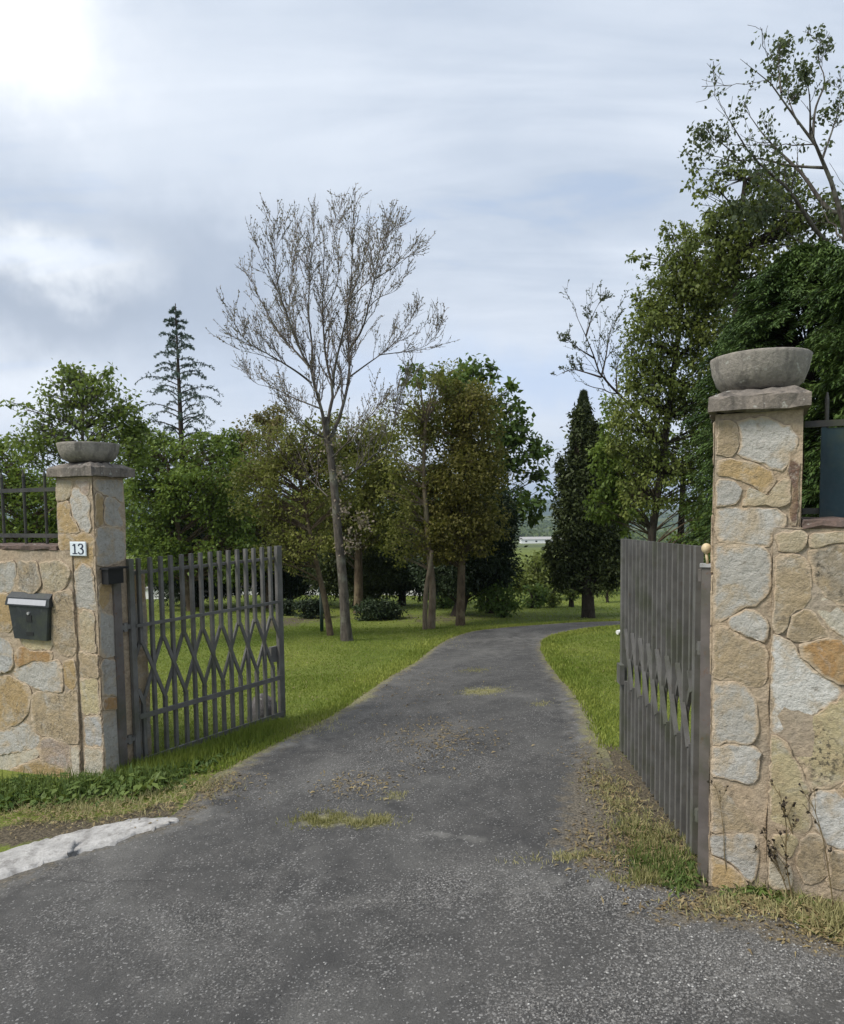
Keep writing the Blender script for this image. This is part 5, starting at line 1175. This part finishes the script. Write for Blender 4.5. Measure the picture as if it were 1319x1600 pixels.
for n_, y0, y1, xw, h_, w_ in ((100000, 4.0, 8, 5, .025, .0065), (120000, 7, 13, 8, .026, .010), (90000, 12, 30, 22, .03, .024)):
    X, Y = scatter(n_, -xw, xw, y0, y1, .9); m = lawn_mask(X, Y) & behind(X, Y, FL, .30) ; X, Y = X[m], Y[m]
    vis = (np.abs(X) < Y * .68 + .6); X, Y = X[vis], Y[vis]
    pt = .5 + .28 * np.sin(X * 1.3 + 2 * np.sin(Y * .7)) + .3 * np.sin(X * .6 - Y * 1.1 + np.sin(X * 2.2)) + R.normal(size=len(X)) * .22
    blades(lv, X, Y, h_ * R.uniform(.5, 1.3, len(X)), w_, np.clip(pt, 0, 1), .55)
# longer ragged grass along the drive edges and under the gate
for E, sg, n_ in ((DL, -1, 26000), (DR, 1, 20000)):
    i_ = R.integers(0, len(E) - 1, n_); t = R.random(n_)[:, None]; p = E[i_] * (1 - t) + E[i_ + 1] * t
    X = p[:, 0] + sg * np.abs(R.normal(0, .13, n_)) - sg * .05; Y = p[:, 1] + R.normal(0, .05, n_)
    m = (Y > 4.6) & (Y < 18) & (patches(X, Y, DIRT_SHADE_G) < R.uniform(.25, .9, n_)); X, Y = X[m], Y[m]
    blades(lv, X, Y, R.uniform(.02, .062, len(X)), .004 + .0009 * Y, np.clip(R.normal(.7, .25, len(X)), 0, 1), .7)
gl = [gp(*p)[:2] for p in ((205, 1215), (300, 1190), (440, 1138))]
for a, b, n_ in ((gl[0], gl[1], 4200), (gl[1], gl[2], 4200)):
    t = R.random(n_)[:, None]; p = a * (1 - t) + b * t + R.normal(size=(n_, 2)) * A(.09, .07); blades(lv, p[:, 0], p[:, 1], R.uniform(.04, .12, n_), .006, np.clip(R.normal(.45, .25, n_), 0, 1), .6)
o = lv.make('lawn_grass', LEAF['grass'], None, (0, 0, 0)); tag(o, 'short green lawn grass on both sides of the drive', 'grass', kind='stuff')
# dry grass in the cracks of the asphalt and on the right verge
lv = Leaves()
def tuft_zone(px, py, rx, ry, n_, h0, h1, tm, wd=.004):
    a = gp(px, py); ex = gp(px + rx, py)[0] - a[0]; ey = (gp(px, py - ry)[1] - gp(px, py + ry)[1]) / 2
    X = a[0] + R.normal(0, .5, n_) * ex; Y = a[1] + R.normal(0, .5, n_) * ey; k = np.sin(X * 31) * np.sin(Y * 29 + X * 7) > -.35; X, Y = X[k], Y[k]
    P0 = len(lv.V); blades(lv, X, Y, R.uniform(h0, h1, len(X)), wd, np.clip(R.normal(tm, .25, len(X)), 0, 1), 1.3)
    lv.V[-1][:, 2] += .016
for z_ in ((500, 1286, 44, 12, 1500, .012, .04, .35), (580, 1289, 46, 9, 1300, .012, .04, .5), (755, 1083, 42, 7, 1200, .012, .03, .45), (742, 1050, 30, 4, 500, .012, .03, .5), (845, 1103, 20, 5, 250, .01, .03, .6),
           (612, 1247, 24, 8, 260, .01, .03, .5), (900, 1345, 90, 10, 800, .01, .04, .6), (1010, 1378, 60, 14, 1200, .012, .05, .45), (960, 1250, 40, 50, 1400, .012, .05, .75), (1020, 1320, 60, 45, 2000, .012, .06, .6),
           (1180, 1420, 120, 22, 1800, .012, .05, .7), (1290, 1440, 60, 30, 900, .02, .08, .55), (1250, 1395, 60, 14, 900, .02, .10, .5), (150, 1262, 140, 22, 2600, .015, .06, .6), (310, 1235, 50, 16, 700, .01, .05, .6), (690, 1000, 40, 14, 600, .015, .04, .6), (470, 1140, 70, 14, 900, .012, .045, .75)):
    tuft_zone(*z_)
o = lv.make('dry_grass', LEAF['drygrass'], None, (0, 0, 0)); tag(o, 'dry yellowish grass and straw in cracks and verges', 'grass', kind='stuff')
lv = Leaves()
for px, py, rx, ry, n_ in ((955, 1240, 40, 55, 700), (1010, 1330, 70, 45, 800), (930, 1330, 50, 40, 300), (1170, 1420, 130, 20, 800), (1290, 1455, 80, 30, 500), (120, 1275, 150, 20, 900), (320, 1235, 60, 22, 500), (690, 1160, 80, 30, 500), (560, 1230, 60, 16, 250), (470, 1060, 160, 50, 350), (900, 1030, 60, 40, 120), (640, 1080, 60, 40, 200)):
    a = gp(px, py); ex = gp(px + rx, py)[0] - a[0]; ey = (gp(px, py - ry)[1] - gp(px, py + ry)[1]) / 2
    X = a[0] + R.normal(0, .6, n_) * ex; Y = a[1] + R.normal(0, .6, n_) * ey; d = rdir(n_) * A(1, 1, .25)
    lv.add(np.stack([X, Y, gz(X, Y) + .02], 1), d, A(0, 0, 1) + rdir(n_) * .5, R.uniform(.012, .045, n_), R.uniform(.003, .014, n_), R.random(n_) ** 1.5, .2)
o = lv.make('leaf_litter', LEAF['straw'], None, (0, 0, 0)); tag(o, 'dead brown leaves and twigs littering the verges', 'litter', kind='stuff')
# leafy weeds below the left wall
lv = Leaves(); 
def rosettes(px0, py0, px1, py1, n_, sp, L, per=(7, 14), wd=.36, up=.9):
    a = gp(px0, py0); b = gp(px1, py1)
    for _ in range(n_):
        t = R.random(); c = a * (1 - t) + b * t; c[:2] += R.normal(size=2) * sp; c[2] = gz(c[0], c[1]); m = R.integers(*per); az = R.uniform(0, 2 * PI, m)
        o_ = np.stack([np.cos(az), np.sin(az), np.zeros(m)], 1); l = L * R.uniform(.5, 1.25) ; tn = R.uniform(.1, .8)
        d = nrm(o_ + A(0, 0, 1) * R.uniform(.2, up * 1.6, m)[:, None]); st = c + o_ * .01
        lv.add(st, d, A(0, 0, 1) + rdir(m) * .3, l * R.uniform(.6, 1.1, m), l * wd, np.clip(tn + R.normal(size=m) * .15, 0, 1), .1)
        mid = st + d * (l * .75); lv.add(mid, nrm(o_ + A(0, 0, -.35) + rdir(m) * .3), A(0, 0, 1) + rdir(m) * .3, l * R.uniform(.35, .7, m), l * wd * .8, np.clip(tn + .1 + R.normal(size=m) * .15, 0, 1), .1)
rosettes(-60, 1246, 130, 1236, 60, .07, .10, (6, 12), .26, 1.3); rosettes(130, 1240, 250, 1226, 64, .06, .12, (6, 12), .28, 1.2); rosettes(-60, 1250, 250, 1234, 90, .08, .07, (5, 10), .5); rosettes(210, 1232, 330, 1195, 60, .05, .08, (6, 11), .26); rosettes(-40, 1258, 200, 1250, 60, .05, .09)
rosettes(240, 1222, 440, 1143, 60, .05, .06)
wp_ = [gp(*q_)[:2] for q_ in ((-80, 1250), (120, 1240), (260, 1224))]
for a, b in ((wp_[0], wp_[1]), (wp_[1], wp_[2])):
    t = R.random(1300)[:, None]; p = a * (1 - t) + b * t + R.normal(size=(1300, 2)) * A(.08, .09); blades(lv, p[:, 0], p[:, 1], R.uniform(.04, .16, 1300), .006, np.clip(R.normal(.5, .35, 1300), 0, 1), .7)
o = lv.make('leafy_weeds', LEAF['weed'], None, (0, 0, 0)); tag(o, 'green leafy weeds along the foot of the left wall', 'weeds', kind='stuff')
lv = Leaves(); rosettes(1015, 1365, 1065, 1372, 26, .07, .055, (6, 12), .2, 1.4); rosettes(1060, 1375, 1100, 1385, 12, .04, .045)
for a_, b_, n2 in (((1005, 1345), (1060, 1372), 800), ((985, 1290), (1040, 1350), 260)):
    a = gp(*a_)[:2]; b = gp(*b_)[:2]; t = R.random(n2)[:, None]; p = a * (1 - t) + b * t + R.normal(size=(n2, 2)) * A(.08, .06); blades(lv, p[:, 0], p[:, 1], R.uniform(.02, .095, n2), .0035, np.clip(R.normal(.75, .3, n2), 0, 1), .6); rosettes(1180, 1392, 1240, 1402, 20, .05, .06, (6, 10), .25)
o = lv.make('verge_weeds', LEAF['weed'], None, (0, 0, 0)); tag(o, 'green weeds at the foot of the right gate leaf', 'weeds', kind='stuff')
# tall dry stalks in front of the right wall
def stalk(label, pts, r_, heads=0, base=None, leaf=0):
    b = gp(*pts[0]); Y = b[1]; wd = Wood(); P = resample(np.array([b - A(0, 0, .03)] + [at(x, y, Y) for x, y in pts[1:]]), 14)
    wd.add(P, np.linspace(r_, r_ * .4, 14), 5); P1, Q1 = spawn(P[None], np.full((1, 14), r_), max(heads, 3), .35, .98, .11, 38, .5, 5, .15, .6, .0012, .4); wd.add(P1, Q1, 4)
    lv = Leaves(); p, t_ = on_lines(P1, 4, .6, 1.); m = len(p); lv.add(p, nrm(t_ + rdir(m) * .8), rdir(m), .016, .012, R.uniform(0, .3, m))
    if leaf:
        p, t_ = on_lines(P[None], leaf, .05, .5); m = len(p); lv.add(p, nrm(t_ * .3 + rdir(m)), rdir(m), R.uniform(.02, .05, m), .008, R.uniform(.3, 1, m))
    t = thing('dry_stalk', label, 'plant', b); wd.make('stem', LEAF['straw'], t); lv.make('foliage', BARK['dark'], t)  # the foliage mesh holds the dark seed heads on the side twigs
stalk('tallest dry weed stalk with dark seed heads before the right wall', [(1243, 1412), (1229, 1350), (1229, 1290), (1221, 1250), (1217, 1232)], .0035, 12)
stalk('second dry stalk leaning left before the yellow stone of the right wall', [(1252, 1405), (1248, 1350), (1238, 1300), (1230, 1272)], .0032, 9)
stalk('thin bent stalk before the lowest stones of the right pillar', [(1145, 1388), (1133, 1345), (1131, 1300), (1124, 1250), (1116, 1222)], .0025, 4)
stalk('short straight stalk at the right pillar base', [(1172, 1390), (1173, 1340), (1172, 1300), (1168, 1288)], .0032, 3)
stalk('bushy brown weed with tangled stems before the right wall', [(1240, 1408), (1215, 1350), (1202, 1320), (1193, 1305)], .003, 16)
stalk('drooping stalk at the right edge before the white stone', [(1305, 1420), (1290, 1330), (1278, 1280), (1262, 1240)], .003, 5)
# gravel on the road
def pebbles(n_, spec, smin, smax):
    X = []; Y = []
    for px, py, rx, ry, w_ in spec:
        m = int(n_ * w_); a = gp(px, py); ex = gp(px + rx, py)[0] - a[0]; ey = (gp(px, py - ry)[1] - gp(px, py + ry)[1]) / 2
        X.append(a[0] + R.normal(0, .62, m) * ex); Y.append(a[1] + R.normal(0, .62, m) * ey)
    X = np.concatenate(X); Y = np.concatenate(Y); k = inside(DPOLY, X, Y) & (Y > 1.7); X, Y = X[k], Y[k]; n_ = len(X)
    ico = np.array([(0, 0, 1), (.9, 0, .1), (.28, .85, -.05), (-.72, .52, .1), (-.72, -.52, -.05), (.28, -.85, .1), (0, 0, -.6)], float)
    fc = np.array([(0, 1, 2), (0, 2, 3), (0, 3, 4), (0, 4, 5), (0, 5, 1), (6, 2, 1), (6, 3, 2), (6, 4, 3), (6, 5, 4), (6, 1, 5)])
    s = smin * (smax / smin) ** (R.random(n_) ** 1.7); az = R.uniform(0, 2 * PI, n_); c, sn = np.cos(az), np.sin(az)
    sh = ico[None] * (s[:, None] * np.stack([R.uniform(.8, 1.4, n_), R.uniform(.6, 1, n_), R.uniform(.4, .75, n_)], 1).T[:, :, None].transpose(1, 0, 2).reshape(n_, 1, 3) if False else ico[None] * (s[:, None] * np.stack([R.uniform(.8, 1.4, n_), R.uniform(.6, 1, n_), R.uniform(.4, .75, n_)], 1))[:, None, :]) if False else ico[None] * (s[:, None] * np.stack([R.uniform(.8, 1.4, n_), R.uniform(.6, 1, n_), R.uniform(.4, .75, n_)], 1))[:, None, :]
    sh = sh * R.uniform(.8, 1.2, (n_, 7, 1))
    V = np.stack([sh[..., 0] * c[:, None] - sh[..., 1] * sn[:, None] + X[:, None], sh[..., 0] * sn[:, None] + sh[..., 1] * c[:, None] + Y[:, None], sh[..., 2] + (gz(X, Y) + .018 + s * .15)[:, None]], -1)
    F = (fc[None] + (np.arange(n_) * 7)[:, None, None]).reshape(-1, 3)
    return V.reshape(-1, 3), F, np.repeat(np.clip(R.beta(1.1, 2.4, n_), 0, 1), 7)
V, F, T = pebbles(9000, [(1150, 1500, 230, 60, .34), (950, 1410, 150, 36, .14), (720, 1390, 200, 30, .08), (680, 1180, 80, 30, .08), (560, 1220, 60, 30, .05), (250, 1450, 250, 40, .05), (1000, 1580, 260, 50, .14), (500, 1540, 330, 60, .06), (1010, 1350, 70, 30, .08), (660, 1300, 300, 160, .06)], .0014, .0072)
o = build('gravel', V, F, MA['pebble'], None, False, dict(tint=T), (0, 0, 0)); tag(o, 'loose pale gravel scattered over the asphalt', 'gravel', kind='stuff')

# ------------------------------------------------------------------ small things
rb = gp(395, 1142); rb = rb + A(.0, .35, 0); rb[2] = gz(rb[0], rb[1])
bm_ = MB(); pr_ = [(.001, .22), (.06, .20), (.11, .13), (.13, .05), (.12, -.05)]
bm_.lathe(pr_[::-1], rb, 14); V = bm_.V[0]; V[:] = rb + (V - rb) * A(1, .8, 1) + np.stack([wobv(V * 4, .016), wobv(V[:, [1, 2, 0]] * 4, .016), wobv(V[:, [2, 0, 1]] * 4, .02)], 1)
o = bm_.make('rock', MA['rock'], None, True, rb); tag(o, 'small grey boulder on the grass behind the left gate', 'rock')
lp = gp(503, 987); t = thing('garden_lamp', 'short dark green garden post beside the leaning trunk', 'post', lp)
mb = MB(); zt_ = at(503, 925, lp[1])[2]; mb.tube([lp - A(0, 0, .1), A(lp[0], lp[1], zt_)], .032, 10); mb.make('post', MA['lamp'], t, True)
mb = MB(); mb.lathe([(.045, 0), (.05, .02), (.05, .07), (.03, .10), (.001, .11)], A(lp[0], lp[1], zt_), 12); mb.make('head', MA['lamp'], t, True)
sp_ = gp(969, 993); t = thing('garden_spotlight', 'tiny pale garden spotlight on the lawn beside the right gate', 'lamp', sp_)
mb = MB(); mb.tube([sp_ - A(0, 0, .05), sp_ + A(0, 0, .05)], .008, 6); mb.make('spike', MA['black'], t)
mb = MB(); mb.tube([sp_ + A(-.05, -.02, .05), sp_ + A(0, .0, .06), sp_ + A(.03, .02, .066)], [.034, .03, .02], 10); mb.make('head', MA['white'], t)
# far buildings
def hall(label, x0, x1, Y, h_, ptop):
    zb = float(gz((x0 + x1) / 2, Y)); t = thing('long_building', label, 'building', ((x0 + x1) / 2, Y, zb))
    mb = MB(); mb.hexa([A(x, y, z) for z in (zb - 1, zb + h_) for x, y in ((x0, Y), (x1, Y), (x1, Y + ptop), (x0, Y + ptop))]); mb.make('wall', MA['white'], t)
    mb = MB(); e = .05 * ptop; mb.add([A(x0 - e, Y - e, zb + h_ + .01), A(x1 + e, Y - e, zb + h_ + .01), A(x1 + e, Y + ptop + e, zb + h_ + .01), A(x0 - e, Y + ptop + e, zb + h_ + .01), A(x0 - e, Y + ptop / 2, zb + h_ + ptop * .18), A(x1 + e, Y + ptop / 2, zb + h_ + ptop * .18)],
                    [(0, 1, 5, 4), (2, 3, 4, 5), (1, 2, 5), (3, 0, 4), (3, 2, 1, 0)]); mb.make('roof', MA['strip'], t)
    n_ = max(4, int((x1 - x0) / 5))
    for k in range(n_):
        x = x0 + (x1 - x0) * (k + .5) / n_; mb = MB(); mb.hexa([A(a, b, c) for c in (zb + h_ * .35, zb + h_ * .7) for a, b in ((x - .6, Y - .04), (x + .6, Y - .04), (x + .6, Y + .1), (x - .6, Y + .1))]); mb.make('window', MA['black'], t)
pA = at(215, 930, 25); pB = at(660, 930, 25)
zg = float(gz((pA[0] + pB[0]) / 2, 25)); t = thing('garden_wall', 'long low white wall glimpsed beyond the dark tree trunks', 'wall', ((pA[0] + pB[0]) / 2, 25, zg))
mb = MB(); zt2 = at(440, 918, 25)[2]
nW = 60; xs = np.linspace(pA[0], pB[0], nW)
Vw = []; 
for x in xs:
    zz_ = float(gz(x, 25))
    for y, z in ((24.9, zz_ - .5), (24.9, zt2), (25.1, zt2), (25.1, zz_ - .5)): Vw.append((x, y, z))
mb.add(Vw, [(i_ * 4 + k, i_ * 4 + 4 + k, i_ * 4 + 5 + k, i_ * 4 + 1 + k) for i_ in range(nW - 1) for k in range(3)] + [(0, 1, 2, 3), ((nW - 1) * 4 + 3, (nW - 1) * 4 + 2, (nW - 1) * 4 + 1, (nW - 1) * 4)]); mb.make('wall_face', MA['white'], t)
mb = MB(); mb.hexa([A(x, y, z) for z in (zt2 + .004, zt2 + .07) for x, y in ((pA[0], 24.86), (pB[0], 24.86), (pB[0], 25.14), (pA[0], 25.14))]); mb.make('coping', MA['strip'], t)
hp = at(846, 858, 420); hall('white farm shed far off in the valley beyond the willow', hp[0] - 12, hp[0] + 12, 420, 2.4, 8)
# woods in the valley
lv = Leaves(); m = 6500; Y = 230 * np.exp(R.uniform(0, math.log(6.), m)); X = R.uniform(-.25, .75, m) * Y; k = (np.sin(X * .021 + 1) * np.sin(Y * .013) + R.normal(size=m) * .35 > .25) & ~((Y < 440) & (np.abs(X - hp[0]) < 45)); X, Y = X[k], Y[k]; m = len(X)
i_ = np.repeat(np.arange(m), 22); hz_ = gz(X, Y) + 14 * sstep(600, 900, Y) * (.5 + .5 * np.sin(X * .006 + 1) * np.sin(Y * .006)) * (1 - sstep(1100, 1500, Y))
c = np.stack([X, Y, hz_ + 2], 1)[i_] + R.normal(size=(len(i_), 3)) * A(2.2, 2.2, 1.5)
lv.add(c, rdir(len(i_)), rdir(len(i_)), 2.6, 2.1, R.uniform(0, 1, len(i_)))
o = lv.make('valley_woods', LEAF['mid'], None, (0, 0, 0)); tag(o, 'distant woods and hedges in the valley', 'woods', kind='stuff')
# ------------------------------------------------------------------ air
HAZE = True
if HAZE:
    mb = MB(); mb.hexa([A(x, y, z) for z in (-24, 150) for x, y in ((-7200, -40), (7200, -40), (7200, 5400), (-7200, 5400))])
    nh = NT('haze_air'); v = nh.n('VolumePrincipled'); v.inputs['Color'].default_value = (.60, .74, .95, 1); v.inputs['Density'].default_value = .00026; v.inputs['Anisotropy'].default_value = .2
    nh.t.links.new(v.outputs[0], nh.out.inputs['Volume'])
    o = mb.make('haze', nh.m, None, False, (0, 0, 0)); tag(o, 'thin blue haze over the valley and hills', kind='stuff')
for o in SC.objects:
    if '_base' in o: del o['_base']
SC.cycles.max_bounces = 6; SC.cycles.transparent_max_bounces = 4; SC.cycles.volume_bounces = 0
